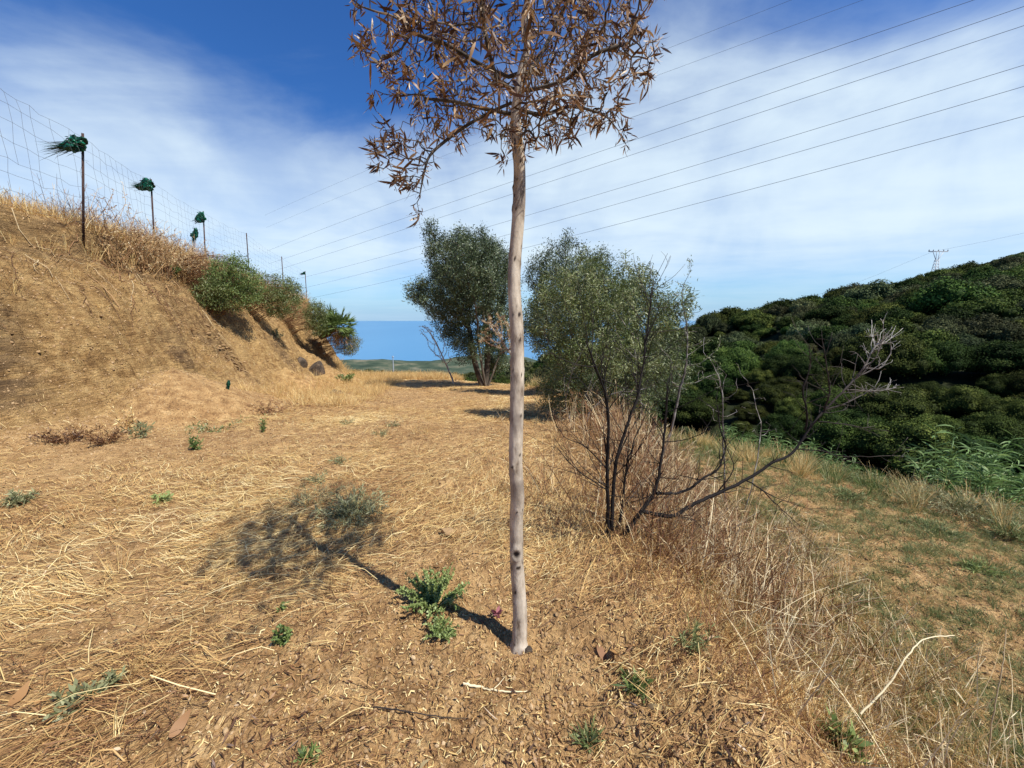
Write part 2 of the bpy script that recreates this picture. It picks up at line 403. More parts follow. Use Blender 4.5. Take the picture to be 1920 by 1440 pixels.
M['straw'] = tone_mat('straw', [(0, (.085, .042, .020)), (.25, (.25, .118, .048)), (.5, (.51, .295, .110)), (.75, (.70, .50, .19)), (1, (.88, .73, .38))], .6, .35, .2)
M['stalk'] = tone_mat('dry_stalk', [(0, (.085, .038, .024)), (.3, (.25, .12, .058)), (.65, (.50, .32, .14)), (1, (.84, .72, .45))], .7, .25, .1)
M['green_grass'] = tone_mat('green_grass', [(0, (.07, .10, .03)), (.5, (.19, .23, .08)), (1, (.42, .42, .20))], .6, .3, .25)
M['net'] = tone_mat('green_net', [(0, (.002, .02, .012)), (.5, (.005, .10, .055)), (1, (.01, .24, .13))], .45, .4, .2)
M['rust'] = tone_mat('rusty_steel', [(0, (.035, .020, .018)), (1, (.10, .048, .034))], .8, .3, vary=.3)
M['wire'] = tone_mat('wire', [(0, (.10, .10, .11)), (1, (.16, .16, .17))], .5, .5)
M['cable'] = tone_mat('cable', [(0, (.10, .11, .13)), (1, (.10, .11, .13))], .5, .3)
M['galv'] = tone_mat('galvanised', [(0, (.38, .40, .42)), (1, (.50, .52, .54))], .5, .5)
M['pink'] = tone_mat('pink_leaf', [(0, (.20, .05, .06)), (1, (.42, .17, .18))], .6, .3, .2)
M['dark_wood'] = tone_mat('charred_wood', [(0, (.012, .010, .009)), (.35, (.045, .034, .028)), (.7, (.17, .145, .12)), (1, (.56, .52, .46))], .85, .2, vary=.25, noise_s=40)
M['bark'] = tone_mat('bark', [(0, (.05, .038, .028)), (.5, (.15, .12, .09)), (1, (.32, .27, .21))], .9, .15, vary=.35, noise_s=25)
M['pale_twig'] = tone_mat('pale_twig', [(0, (.22, .16, .12)), (.5, (.46, .36, .28)), (1, (.68, .58, .47))], .85, .2)
M['white_wall'] = tone_mat('white_wall', [(0, (.78, .76, .72)), (1, (.8, .78, .74))], .8, .2)
M['roof'] = tone_mat('tiled_roof', [(0, (.35, .15, .08)), (1, (.4, .18, .1))], .8, .2)
M['clod'] = tone_mat('clod', [(0, (.15, .09, .045)), (.6, (.38, .245, .12)), (.9, (.52, .37, .21)), (1, (.32, .285, .24))], .95, .1, vary=.2, noise_s=60)

# pale smooth trunk of the young tree
m, t, b = principled('pale_bark', .75, .3); M['pale_bark'] = m
v = objvec(t, (1, 1, .35))
n = nz(t, 26, 6, .6, v); f = nz(t, 7, 4, .5, objvec(t, (1, 1, .6)))
c = ramp(t, n, [(.33, (.15, .105, .07)), (.42, (.39, .315, .23)), (.58, (.56, .47, .355)), (.8, (.70, .615, .49))])
c = mixc(t, sstep(t, f, .52, .66), c, (.25, .20, .155))
cr = nz(t, 60, 3, .7, objvec(t, (.5, .5, 3)))
c = mixc(t, math_n(t, 'MULTIPLY', sstep(t, cr, .60, .70), .2), c, (.12, .085, .06))
tn = attr(t, 'tone'); c = mixc(t, sstep(t, tn, .34, .85), c, (.04, .026, .018))
t.links.new(c, b.inputs['Base Color']); bump(t, b, math_n(t, 'ADD', n, math_n(t, 'MULTIPLY', f, 1.5)), .006, .9)

# bare rock
m, t, b = principled('dark_rock', .9, .2); M['rock'] = m
n = nz(t, 5, 8, .65, objvec(t)); c = ramp(t, n, [(.3, (.035, .027, .022)), (.5, (.09, .068, .05)), (.7, (.22, .15, .09))])
t.links.new(c, b.inputs['Base Color']); bump(t, b, nz(t, 14, 8, .7, objvec(t)), .05)

# the soil, coloured by kind of ground plus painted shade between the crumbs (attribute 'soil' mixes; 'green' ground cover; 'wood' forest floor)
m, t, b = principled('soil', .95, .12); M['soil'] = m
ov = objvec(t)
n_a = nz(t, 0.9, 6, .6, ov); n_b = nz(t, 6, 8, .62, ov); n_c = nz(t, 60, 6, .65, ov); n_s = nz(t, 28, 5, .7, objvec(t, (1, .35, 2)))
c1 = ramp(t, n_b, [(.28, (.20, .108, .046)), (.44, (.38, .218, .090)), (.6, (.54, .335, .145)), (.75, (.67, .455, .22))])
c2 = ramp(t, n_c, [(.32, (.42, .38, .34)), (.48, (.92, .92, .92)), (.7, (1.25, 1.27, 1.3))])  # dark gaps and lighter crumb tops: fine shade painted into the soil colour
c = mixc(t, 1.0, c1, c2, 'MULTIPLY')
c = mixc(t, math_n(t, 'MULTIPLY', sstep(t, n_a, .5, .68), .45), c, (.60, .385, .17))
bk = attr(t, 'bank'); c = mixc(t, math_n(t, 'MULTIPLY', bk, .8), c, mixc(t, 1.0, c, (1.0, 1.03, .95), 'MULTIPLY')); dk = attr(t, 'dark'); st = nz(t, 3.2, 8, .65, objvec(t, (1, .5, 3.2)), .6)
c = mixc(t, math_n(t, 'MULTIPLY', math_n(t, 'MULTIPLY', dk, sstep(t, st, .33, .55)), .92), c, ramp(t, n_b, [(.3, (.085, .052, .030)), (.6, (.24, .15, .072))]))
sc_ = attr(t, 'straw')   # matted straw bed
cs = ramp(t, n_s, [(.28, (.15, .075, .032)), (.42, (.36, .20, .085)), (.55, (.54, .35, .15)), (.72, (.70, .52, .26))])
c = mixc(t, math_n(t, 'MULTIPLY', sc_, sstep(t, n_b, .32, .56)), c, cs)
gr = attr(t, 'green')
cg = ramp(t, n_b, [(.3, (.05, .07, .02)), (.5, (.12, .14, .045)), (.7, (.24, .22, .09))])
c = mixc(t, math_n(t, 'MULTIPLY', gr, sstep(t, nz(t, 3.5, 6, .6, ov), .42, .60)), c, cg)
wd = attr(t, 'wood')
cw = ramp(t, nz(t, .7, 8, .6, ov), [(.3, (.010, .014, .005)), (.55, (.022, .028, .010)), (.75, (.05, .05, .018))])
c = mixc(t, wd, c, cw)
fr_ = attr(t, 'farland')
cf = ramp(t, nz(t, .012, 8, .62, ov), [(.34, (.028, .045, .028)), (.50, (.055, .075, .045)), (.60, (.12, .12, .075)), (.74, (.26, .22, .15))])
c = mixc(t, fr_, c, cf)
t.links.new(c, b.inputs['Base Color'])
hh = math_n(t, 'ADD', math_n(t, 'MULTIPLY', n_b, 1.0), math_n(t, 'MULTIPLY', n_c, .55))
hh = math_n(t, 'ADD', hh, math_n(t, 'MULTIPLY', nz(t, 150, 3, .6, ov), .22))
fl_ = nz(t, 9, 6, .7, objvec(t, (1, .45, 2.6)), .8); hh = math_n(t, 'ADD', hh, math_n(t, 'MULTIPLY', math_n(t, 'MULTIPLY', st, dk), 2.2)); hh = math_n(t, 'ADD', hh, math_n(t, 'MULTIPLY', math_n(t, 'MULTIPLY', fl_, bk), 2.3))
bump(t, b, hh, .055, .9)

m, t, b = principled('sea_water', .35, .3); M['sea'] = m
c = ramp(t, nz(t, .0006, 5, .6, objvec(t, (1, .3, 1))), [(.3, (.035, .175, .34)), (.7, (.055, .215, .39))])
t.links.new(c, b.inputs['Base Color']); bump(t, b, nz(t, .05, 4, .6, objvec(t)), 1.0, .5)

# ------------------------------------------------------------------ the ground: one sheet, finer towards the middle
def ring_grid():
    th = np.concatenate([np.linspace(-62, 62, 600), np.linspace(62, 298, 100)[1:-1]])   # degrees from +Y, clockwise
    th = np.radians(th)
    r = np.concatenate([np.exp(np.linspace(math.log(a), math.log(b), n, endpoint=False)) for a, b, n in ((.35, 4.2, 215), (4.2, 13, 310), (13, 32, 110), (32, 2600, 130))] + [[2600.]])
    return th, r
def greens(x, y):
    """terrace ground cover share"""
    s, _ = coords(x, y); e = edge_x(y)
    return ss(.7, 2.2, x - e) * ss(14, 11, y) * (0.55 + .5 * vnoise(x * .8, y * .8, 91)) * 1.0
def straws(x, y):
    """how much straw lies here"""
    wv = bank_w(x, y); e = edge_x(y)
    a = ss(.16, -.12, wv) * ss(1.2, -.2, x - e)
    n = fbm(x * 1.1, y * 1.1, 3, 95)
    a = a * np.clip(.60 + .35 * ss(0, -2, x) * ss(5, 2, y) + 1.5 * n, 0, 1)
    bare = np.exp(-(((x - .02) / .78)**2 + ((y - 1.42) / .60)**2)) + .9 * np.exp(-(((x + .42) / .35)**2 + ((y - 2.0) / .5)**2)) + .95 * np.exp(-(((x + 4.4) / 2.3)**2 + ((y - 4.6) / 1.1)**2)) \
        + .5 * np.exp(-(((x + .1) / .5)**2 + ((y - 4.6) / 1.0)**2))
    a = a * np.clip(1 - bare * 1.15, 0.03, 1)
    a = np.maximum(a, .55 * ss(-.1, .5, x - e) * ss(2.6, 1.2, x - e) * ss(14, 10, y))
    for (cx, cy, r0_, h0_) in CONES: a = a * ss(.75, 1.15, np.hypot(x - cx, (y - cy) / 1.15) / r0_)
    return np.maximum(a, .7 * ss(.95, 1.08, wv) * ss(30, 22, y))
th, r = ring_grid()
TH, R_ = np.meshgrid(th, r); X = R_ * np.sin(TH); Y = R_ * np.cos(TH)
Z = height(X, Y)
V = np.stack([X, Y, Z], -1).reshape(-1, 3); na, nr_ = len(th), len(r)
i = np.arange(nr_ - 1)[:, None] * na; j = np.arange(na)[None]; k = (j + 1) % na
F = np.stack([i + j, i + k, i + na + k, i + na + j], -1).reshape(-1, 4)
V = np.vstack([V, [[0, 0, float(height(0, 0))]]]);
x, y, z = V.T; d = np.hypot(x, y); s, t_ = coords(x, y); wv = bank_w(x, y)
cone_ = np.zeros_like(x)
for (cx, cy, r0_, h0_) in CONES: cone_ = np.maximum(cone_, ss(1.05, .8, np.hypot(x - cx, (y - cy) / 1.15) / r0_))
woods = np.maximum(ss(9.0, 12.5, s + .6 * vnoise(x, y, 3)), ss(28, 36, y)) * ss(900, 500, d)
farl = ss(300, 650, d)
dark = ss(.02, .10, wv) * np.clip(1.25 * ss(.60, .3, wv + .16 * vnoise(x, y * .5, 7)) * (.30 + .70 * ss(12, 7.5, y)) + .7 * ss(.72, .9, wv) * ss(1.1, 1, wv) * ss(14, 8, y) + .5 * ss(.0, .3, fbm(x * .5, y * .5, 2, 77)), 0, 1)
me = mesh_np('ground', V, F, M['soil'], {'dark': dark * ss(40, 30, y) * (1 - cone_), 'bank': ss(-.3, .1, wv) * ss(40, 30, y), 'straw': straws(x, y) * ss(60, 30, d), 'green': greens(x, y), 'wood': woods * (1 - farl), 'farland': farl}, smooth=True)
bm_n = len(V) - 1
link('ground', me, kind='structure', label='tan earth track running between a cut bank and a grassy terrace')
# the small disc under the photographer
q = mesh_np('ground_underfoot', np.vstack([V[:na], V[bm_n:]]), np.array([[a, (a + 1) % na, na] for a in range(na)]), M['soil'], {'straw': np.full(na + 1, .6)})
link('ground_underfoot', q, kind='structure')
SEA_Z = -212
ang = np.linspace(0, 2 * math.pi, 97)[:-1]
rs = [300, 3000, 12000, 100000]
V = np.concatenate([np.stack([rr * np.sin(ang), rr * np.cos(ang), np.full(96, SEA_Z)], -1) for rr in rs])
F = np.array([[i * 96 + a, i * 96 + (a + 1) % 96, (i + 1) * 96 + (a + 1) % 96, (i + 1) * 96 + a] for i in range(3) for a in range(96)])
link('sea', mesh_np('sea', V, F, M['sea']), kind='structure', label='flat blue sea out to the horizon')

# rocks
def rock_mesh(name, size, seed, mat, sub=3, cut=.25):
    import bmesh
    bm = bmesh.new(); bmesh.ops.create_icosphere(bm, subdivisions=sub, radius=1)
    rg = np.random.default_rng(seed)
    pl = [(unit(rg.normal(size=3)), rg.uniform(.45, .8)) for _ in range(9)]
    for v in bm.verts:
        p = np.array(v.co)
        for nrm, dd in pl:
            e = p @ nrm - dd
            if e > 0: p = p - nrm * e
        p = p * (1 + .10 * float(vnoise(p[0] * 3 + seed, p[1] * 3 + p[2] * 2, seed)))
        v.co = Vector(p * np.array(size))
    me = bpy.data.meshes.new(name); bm.to_mesh(me); bm.free(); me.materials.append(mat)
    a = me.attributes.new('tone', 'FLOAT', 'POINT'); a.data.foreach_set('value', np.full(len(me.vertices), .5, np.float32))
    return me

# ------------------------------------------------------------------ young tree in front
TD = 1.575                                     # its distance ahead of the camera
def young_tree():
    base = P(972, 1212, TD); base[2] = float(height(base[0], base[1])) - .02
    root = thing('young_tree', 'slim young tree with smooth pale trunk and dead brown leaves, centre of the view', 'tree', base)
    line = [(972, 1222), (971, 1150), (973, 1060), (968, 985), (966, 930), (971, 860), (969, 760), (966, 640), (968, 520), (972, 400), (970, 310), (971, 230), (974, 150), (984, 90), (992, 20), (996, -60), (1000, -150), (1004, -260)]
    pts = []
    ys = np.linspace(0, .02, len(line))
    for q, (u, v) in enumerate(line):
        p = P(u + 4.5 * math.sin(q * 2.1), v, TD + .03 * math.sin(q * .9)); pts.append(p - base)
    pts[0][2] = -.06
    sp = curve_pts(pts, 260); zc = sp[:, 2]
    rad = np.interp(zc, [-.1, 0, .05, .3, 1.2, 2.0, 2.22, 2.36, 2.6, 3.3], [.062, .048, .035, .0312, .0282, .0242, .0215, .0145, .010, .004])
    rad = rad * (1 + .05 * np.array([float(vnoise(z * 9, 0, 5)) for z in zc]))
    # knots: small raised scars all the way up
    sides = 28; th = np.arange(sides) * 2 * math.pi / sides
    V = np.zeros((len(sp), sides, 3)); T = np.full((len(sp), sides), .3)
    for s_ in range(sides):
        V[:, s_] = sp + np.stack([np.cos(th[s_]) * rad, np.sin(th[s_]) * rad, 0 * rad], -1)
    rg = np.random.default_rng(3)
    knots = [(rg.uniform(.05, 2.3), rg.uniform(math.pi * .9, math.pi * 2.1), rg.uniform(.0045, .0088)) for _ in range(80)]
    knots += [(.50, -1.6, .024), (.43, -1.3, .012)]
    dirs = np.stack([np.cos(th), np.sin(th), 0 * th], -1)
    for kz, ka, kr in knots:
        dz_ = (zc[:, None] - kz); da = (th[None] - ka + math.pi) % (2 * math.pi) - math.pi
        dd = np.hypot(dz_ * .8, da * rad[:, None]) / kr
        V += (dirs[None] * (.35 * kr * np.exp(-((dd - .9) / .45)**2) - .30 * kr * np.exp(-(dd / .5)**2))[..., None])
        T = np.maximum(T, 1.0 * np.exp(-(dd / .80)**2)); T = np.maximum(T, .62 * np.exp(-(np.hypot(dz_ - kr, da * rad[:, None] * .6) / kr / .5)**2))
    nn = np.random.default_rng(9)
    V += dirs[None] * (.0022 * np.array([[float(vnoise(a * 1.6, z * 22, 8)) for a in range(sides)] for z in zc]))[..., None]
    i = np.arange(len(sp) - 1)[:, None] * sides; j = np.arange(sides)[None]; k = (j + 1) % sides
    F = np.stack([i + j, i + k, i + sides + k, i + sides + j], -1).reshape(-1, 4)
    link('trunk', mesh_np('trunk', V.reshape(-1, 3), F, M['pale_bark'], {'tone': T.ravel()}, True), root)
    # crown: attractors in an uneven dome, plus the long drooping limb at lower left
    A = []
    def blob(u, v, dy, ru, rv, n):
        for _ in range(n):
            q = rg.normal(size=3); q = q / np.linalg.norm(q) * rg.uniform(0, 1)**.4
            A.append(P(u, v, TD + dy) - base + q * np.array([ru, ru, rv]))
    blob(955, 40, 0, .58, .34, 420); blob(950, -120, 0, .52, .40, 190); blob(780, 60, -.05, .26, .2, 80); blob(710, 62, 0, .12, .07, 26); blob(1150, 10, 0, .2, .2, 60)
    blob(1125, 110, .05, .21, .26, 90); blob(1205, 95, -.05, .07, .12, 18); blob(1100, 190, .15, .22, .16, 60); blob(1165, 250, 0, .04, .07, 10)
    blob(800, 190, .1, .24, .15, 70); blob(760, 275, -.1, .14, .07, 30); blob(783, 365, -.15, .05, .12, 26); blob(742, 340, -.15, .05, .05, 12); blob(715, 285, -.1, .08, .05, 16); blob(990, 265, -.12, .09, .05, 18); blob(950, 290, -.1, .06, .04, 10)
    blob(960, -40, -.40, .5, .25, 50); blob(960, -20, .42, .5, .25, 50)
    blob(1040, 250, .05, .1, .06, 14); blob(900, 130, -.3, .2, .12, 40); blob(1030, 120, -.35, .2, .15, 40)
    A = np.array(A)
    st = [p for p in sp[::6] if p[2] > 2.02]
    par = [-1] + list(range(len(st) - 1))
    axis = np.array(st); n_axis = len(st)
    for l in ([(966, 190, 0), (930, 205, -.03), (880, 232, -.06), (838, 262, -.1), (806, 292, -.14), (794, 330, -.16), (786, 372, -.16)], [(970, 170, 0), (935, 150, -.1), (915, 90, -.14), (905, 20, -.16), (900, -60, -.18)],
              [(972, 160, 0), (1010, 110, .05), (1040, 50, .1), (1075, -20, .12)], [(970, 175, 0), (1060, 150, -.05), (1110, 105, -.05), (1180, 80, -.04)], [(968, 150, 0), (900, 120, .05), (840, 85, .0), (770, 60, -.04)],
              [(968, 215, 0), (915, 205, -.05), (850, 190, .02), (800, 185, .08)], [(969, 205, 0), (1020, 215, .05), (1070, 200, .1), (1130, 215, .08), (1160, 245, .05)], [(966, 250, 0), (955, 235, -.05), (940, 262, -.09)], [(970, 262, 0), (990, 245, -.06), (1005, 262, -.1)]):
        c_ = curve_pts([P(u, v, TD + d_) - base for u, v, d_ in l], max(4, int(len(l) * 4))); pr = int(np.argmin(np.linalg.norm(axis - c_[0], axis=1)))
        for p_ in c_[1:]: st.append(p_); par.append(pr); pr = len(st) - 1
    nodes, par = colonize(st, par, A, .030, .60, .042, 110, grav=-.03, jit=.32, rng=rg)
    r, kids = tree_radii(par, .0016, 2.35)
    mb = MB(); depth = np.zeros(len(par))
    n0 = n_axis
    keep_r = np.minimum(r, .013)
    # drop the trunk axis itself (it is already built)
    for a in range(n0): keep_r[a] = min(keep_r[a], .010)
    tree_tubes(mb, nodes, par, keep_r, ((0.008, 7), (0.004, 5), (0, 4)), tone=np.clip(.55 - keep_r * 55 + rg.normal(0, .16, len(par)), .02, .9), rmax=.0072)
    link('branches', mb.mesh('branches', M['bark'], True), root)
    # leaves: tufts at twig ends, singles along the thin twigs
    tips = np.nonzero((kids == 0) & (np.arange(len(par)) >= n0))[0]
    thin = np.nonzero((r < .0042) & (kids > 0) & (np.arange(len(par)) >= n0))[0]
    Pp, Dd = [], []
    for a in tips:
        tg = unit(nodes[a] - nodes[par[a]]); n = rg.integers(10, 26)
        for _ in range(n):
            d = unit(tg * .6 + rg.normal(0, .55, 3) + np.array([0, 0, -.35])); Pp.append(nodes[a] + rg.normal(0, .011, 3) - tg * rg.random() * .02); Dd.append(d)
    for a in thin:
        if rg.random() < .75:
            tg = unit(nodes[a] - nodes[par[a]])
            for _ in range(rg.integers(1, 4)):
                d = unit(tg * .5 + rg.normal(0, .6, 3) + np.array([0, 0, -.45])); Pp.append(nodes[a]); Dd.append(d)
    Pp = np.array(Pp); Dd = np.array(Dd); n = len(Pp)
    L = rg.uniform(.015, .042, n) * rg.choice([1, 1, .8, 1.5], n); W = np.minimum(L * rg.uniform(.13, .24, n), .0085)
    cl = rg.normal(0, .42, n)
    V, F, k = leaves_vf(Pp, Dd, L, W, cl, 4, rng=rg)
    tone = np.repeat(np.clip(rg.beta(1.0, 1.05, n), 0, 1), k)
    # 300 of the largest, towards the camera, are leaves of their own
    side = np.argsort(-(L * (1.3 - (Pp[:, 1]) * .6)) + (np.abs(Pp[:, 2] - 2.2) > .55) * 1.0)[:300]; sel = np.zeros(n, bool); sel[side] = True
    VV = V.reshape(n, k, 3); TT = tone.reshape(n, k)
    fl = np.array([[b, b + 1, b + 3, b + 2] for b in range(0, 8, 2)])
    for a in np.nonzero(sel)[0]:
        o = link('leaf', mesh_np('leaf', VV[a] - VV[a].mean(0), fl, M['dead_leaf'], {'tone': TT[a]}, True), root, VV[a].mean(0))
    R2 = ~sel; m2 = R2.sum()
    F2 = (np.arange(m2)[:, None, None] * k + fl[None]).reshape(-1, 4)
    link('leaves', mesh_np('leaves', VV[R2].reshape(-1, 3), F2, M['dead_leaf'], {'tone': TT[R2].ravel()}, True), root, kind='stuff')
    print('young tree leaves', n, 'nodes', len(par))
young_tree()

# ------------------------------------------------------------------ trees and shrubs grown through a crown made of lobes
def grow_tree(name, label, cat, base, stems, lobes, step, leafn, leafL, leafW, leafmat, barkmat='bark', trunk_r=.08, rt=.004, spread=.10, tonebias=.0, per=None, droop=0.0,
              infl=None, killf=1.6, group=None, tone_w=.5, leafname='crown', grav=0.0, seed=1, rexp=1.85, barkt=None, natt=1.0, dirmix=.6, jit=.22):
    """lobes: (x,y,z,rx,rz,n) relative to base; stems: polylines relative to base"""
    rg = np.random.default_rng(seed)
    root = thing(name, label, cat, base, group)
    A = []
    for (x, y, z, rx, rz, n) in lobes:
        n = int(n * natt); q = unit(rg.normal(size=(n, 3))) * (rg.random((n, 1))**.38)
        A.append(np.array([x, y, z]) + q * np.array([rx, rx, rz]))
    A = np.vstack(A)
    nodes, par = [], []
    for st in stems:
        c = curve_pts(st, max(3, int(np.linalg.norm(np.diff(np.array(st), axis=0), axis=1).sum() / step)))
        pr = -1
        for p in c: nodes.append(p); par.append(pr); pr = len(nodes) - 1
    nodes, par = colonize(nodes, par, A, step, infl or step * 14, step * killf, 120, grav=grav, jit=jit, rng=rg)
    r, kids = tree_radii(par, rt, rexp)
    raw = r.copy(); r = np.where(r > rt * 1.5, rt + (r - rt) * (trunk_r - rt) / (max(r) - rt), r)
    mb = MB(); tree_tubes(mb, nodes, par, r, ((.03, 8), (.008, 5), (0, 3)), tone=np.clip((barkt or .5) + rg.normal(0, .14, len(par)) - r * 3, 0, 1))
    link('trunk', mb.mesh('trunk', M[barkmat], True), root)
    if leafn:
        cand = np.nonzero(raw < rt * 4.5)[0]; cand = cand[nodes[cand][:, 2] > .12]
        pick = rg.choice(cand, leafn)
        tg = unit(nodes[pick] - nodes[np.maximum(par[pick], 0)])
        Pp = nodes[pick] + rg.normal(0, spread, (leafn, 3)); Dd = tg * dirmix + rg.normal(0, .6, (leafn, 3)); Dd[:, 2] -= droop
        L = leafL * rg.uniform(.6, 1.35, leafn); W = leafW * rg.uniform(.7, 1.3, leafn)
        clump = (hash2(np.floor(nodes[pick][:, 0] / .35), np.floor(nodes[pick][:, 2] / .35) * 31 + np.floor(nodes[pick][:, 1] / .35), seed) - .5) * .5
        tone = np.clip(rg.normal(.5 + tonebias, .22, leafn) + clump, 0, 1)
        V, F, k = diamond_vf(Pp, Dd, L, W, rg) if leafmat == 'olive' else leaves_vf(Pp, Dd, L, W, .2, 2, rng=rg)
        link(leafname, mesh_np(leafname, V, F, M[leafmat], {'tone': np.repeat(tone, k)}), root)
    return root, nodes, par, r
def gp(u, v, y, sink=0.05):
    """ground point under photograph pixel column u at distance y"""
    p = P(u, v, y); p[2] = float(height(p[0], p[1])) - sink; return p
def rel(base, u, v, y): return P(u, v, y) - base

# big olive at the side of the track, 15 m away
b0 = gp(908, 732, 15.0)
def lobe(u, v, y, ru, rv, n, b=None):
    """lobe centred on pixel (u,v) at distance y, half sizes in photo pixels"""
    q = P(u, v, y) - b; s = y / FPX * .98
    return (q[0], q[1], q[2], ru * s, rv * s, n)
OL = [lobe(u, v, 15 + dy, ru, rv, n, b0) for (u, v, dy, ru, rv, n) in (
    (812, 455, 0, 16, 40, 60), (802, 428, 0, 7, 14, 16), (832, 450, 0, 9, 18, 24), (868, 436, 0, 10, 14, 24), (905, 440, 0, 12, 14, 24), (940, 470, .5, 12, 16, 24), (768, 545, 0, 10, 8, 16), (870, 490, 0, 75, 62, 330), (915, 500, .6, 45, 60, 150), (845, 560, -.3, 65, 55, 230), (795, 545, 0, 38, 30, 90), (780, 552, 0, 22, 14, 26),
    (900, 580, .8, 60, 60, 220), (880, 640, 0, 50, 42, 150), (935, 620, .3, 30, 55, 110), (930, 670, 1.2, 30, 30, 60), (950, 540, 1.0, 35, 60, 110), (845, 620, .4, 30, 36, 70), (885, 520, 1.8, 80, 80, 150), (885, 520, -1.3, 60, 70, 120))]
grow_tree('olive_tree', 'tall dark grey-green olive tree on the right verge farther along the track', 'tree', b0,
          [[(0, 0, -.2), (-.25, 0, .6), (-.45, .1, 1.4), (-.55, .1, 2.2)], [(0.05, .1, -.2), (.1, .3, .7), (.15, .3, 1.5), (.1, .4, 2.4)], [(.1, 0, -.2), (-.05, -.2, .8), (-.2, -.3, 1.9)], [(.1, .05, -.1), (.5, .2, 1.0), (.8, .4, 1.9)]],
          OL, .12, 120000, .085, .026, 'olive', trunk_r=.12, rt=.006, spread=.11, seed=11, infl=2.6, natt=1.0, tonebias=-.02)
# olives behind the leafy bush
b1 = gp(1060, 740, 11.0)
OL = [lobe(u, v, 11 + dy, ru, rv, n, b1) for (u, v, dy, ru, rv, n) in (
    (1058, 472, 0, 20, 34, 60), (1062, 445, 0, 7, 16, 16), (1030, 470, 0, 9, 20, 18), (1092, 480, 0, 9, 20, 18), (1128, 478, 0, 9, 14, 14), (1025, 510, 0, 40, 45, 120), (1085, 530, 0, 60, 50, 170), (1125, 495, .3, 22, 28, 50), (1060, 590, 0, 75, 70, 220), (1010, 600, .5, 35, 70, 110), (1150, 560, .6, 55, 45, 120), (1080, 680, 0, 70, 50, 130))]
grow_tree('olive_tree', 'dark olive tree rising behind the pale leafy bush, partly hidden by the slim trunk', 'tree', b1,
          [[(0, 0, -.2), (-.1, 0, .6), (-.2, .1, 1.4)], [(0.15, .1, -.2), (.3, .2, .7), (.5, .3, 1.6)]],
          OL, .10, 65000, .065, .020, 'olive', trunk_r=.08, rt=.005, spread=.09, seed=12, infl=2.2)
b1 = gp(1215, 760, 8.6)
OL = [lobe(u, v, 8.6 + dy, ru, rv, n, b1) for (u, v, dy, ru, rv, n) in (
    (1190, 560, 0, 45, 50, 130), (1230, 620, 0, 45, 60, 150), (1180, 650, 0, 70, 60, 170), (1255, 700, .2, 40, 60, 90), (1200, 740, 0, 60, 40, 80))]
grow_tree('olive_tree', 'low olive bush on the embankment behind the bare grey branches', 'tree', b1,
          [[(0, 0, -.2), (-.1, 0, .5), (-.2, .1, 1.1)], [(0.1, .1, -.2), (.25, .2, .6), (.3, .3, 1.3)]],
          OL, .085, 34000, .055, .016, 'olive', trunk_r=.05, rt=.0035, spread=.075, seed=14, infl=1.8, tonebias=.05)
# the leafy bush with pale yellow-green leaves
b2 = gp(1120, 800, 6.4)
LB = [lobe(u, v, 6.4 + dy, ru, rv, n, b2) for (u, v, dy, ru, rv, n) in (
    (1080, 560, 0, 75, 60, 220), (1150, 580, 0, 75, 62, 230), (1220, 600, 0, 55, 60, 160), (1262, 590, .1, 28, 45, 60), (1050, 640, 0, 62, 60, 170), (1130, 660, -.2, 80, 60, 200), (1210, 680, 0, 60, 60, 140),
    (1030, 560, .2, 35, 50, 70), (1100, 510, .1, 50, 30, 90), (1180, 520, .1, 50, 26, 80), (1060, 710, 0, 50, 40, 90), (1150, 730, 0, 60, 36, 80), (1130, 620, .9, 90, 90, 160), (1100, 478, 0, 10, 22, 14), (1132, 490, 0, 8, 24, 12), (1168, 492, 0, 8, 20, 12), (1205, 520, 0, 9, 24, 14), (1248, 540, 0, 9, 24, 14), (1275, 545, 0, 14, 16, 14), (1282, 640, 0, 20, 12, 14), (1272, 690, 0, 18, 16, 12), (1035, 745, .2, 34, 28, 50), (1090, 760, 0, 46, 28, 60), (1180, 765, 0, 55, 26, 60), (985, 600, .3, 25, 40, 30), (1290, 560, .1, 20, 22, 24))]
grow_tree('leafy_bush', 'broad bush with narrow pale green leaves at the right edge of the track', 'bush', b2,
          [[(0, 0, -.15), (-.2, 0, .45), (-.35, .1, 1.1)], [(.1, .05, -.15), (.1, 0, .5), (.15, .1, 1.2)], [(.2, 0, -.15), (.45, 0, .5), (.7, .1, 1.2)], [(-.1, 0, -.1), (-.5, -.05, .5), (-.65, 0, .95)]],
          LB, .065, 56000, .058, .0125, 'shrub_leaf', trunk_r=.035, rt=.0025, spread=.05, seed=21, tonebias=.07, infl=1.3, killf=1.5, droop=.3, barkt=.62, dirmix=.8)
# twiggy, nearly leafless shrubs
def twiggy(name, label, base, lobes, step, trunk_r, rt, mat, seed, leafn=0, leafmat='stalk', stems=None, tone=.5, group=None, infl=None, leafL=.02, leafW=.008, cat='shrub', killf=2.0):
    return grow_tree(name, label, cat, base, stems or [[(0, 0, -.1), (0, 0, .25)], [(.06, 0, -.1), (.14, 0, .3)], [(-.06, 0, -.1), (-.16, .05, .3)]],
                     lobes, step, leafn, leafL, leafW, leafmat, mat, trunk_r, rt, .02, seed=seed, barkt=tone, group=group, infl=infl, leafname='leaves', killf=killf, jit=.07)
b3 = gp(855, 720, 16.5)
twiggy('bare_tree', 'small pale leafless tree left of the tall olive, thin branches against the sea', b3,
       [lobe(u, v, 16.5, ru, rv, n, b3) for (u, v, ru, rv, n) in ((805, 620, 26, 20, 110), (822, 650, 24, 25, 100), (838, 670, 20, 20, 60), (795, 612, 16, 10, 40))], .10, .035, .008, 'pale_twig', 31, 1500, 'stalk', infl=2.5, tone=.9, leafL=.03, leafW=.014)
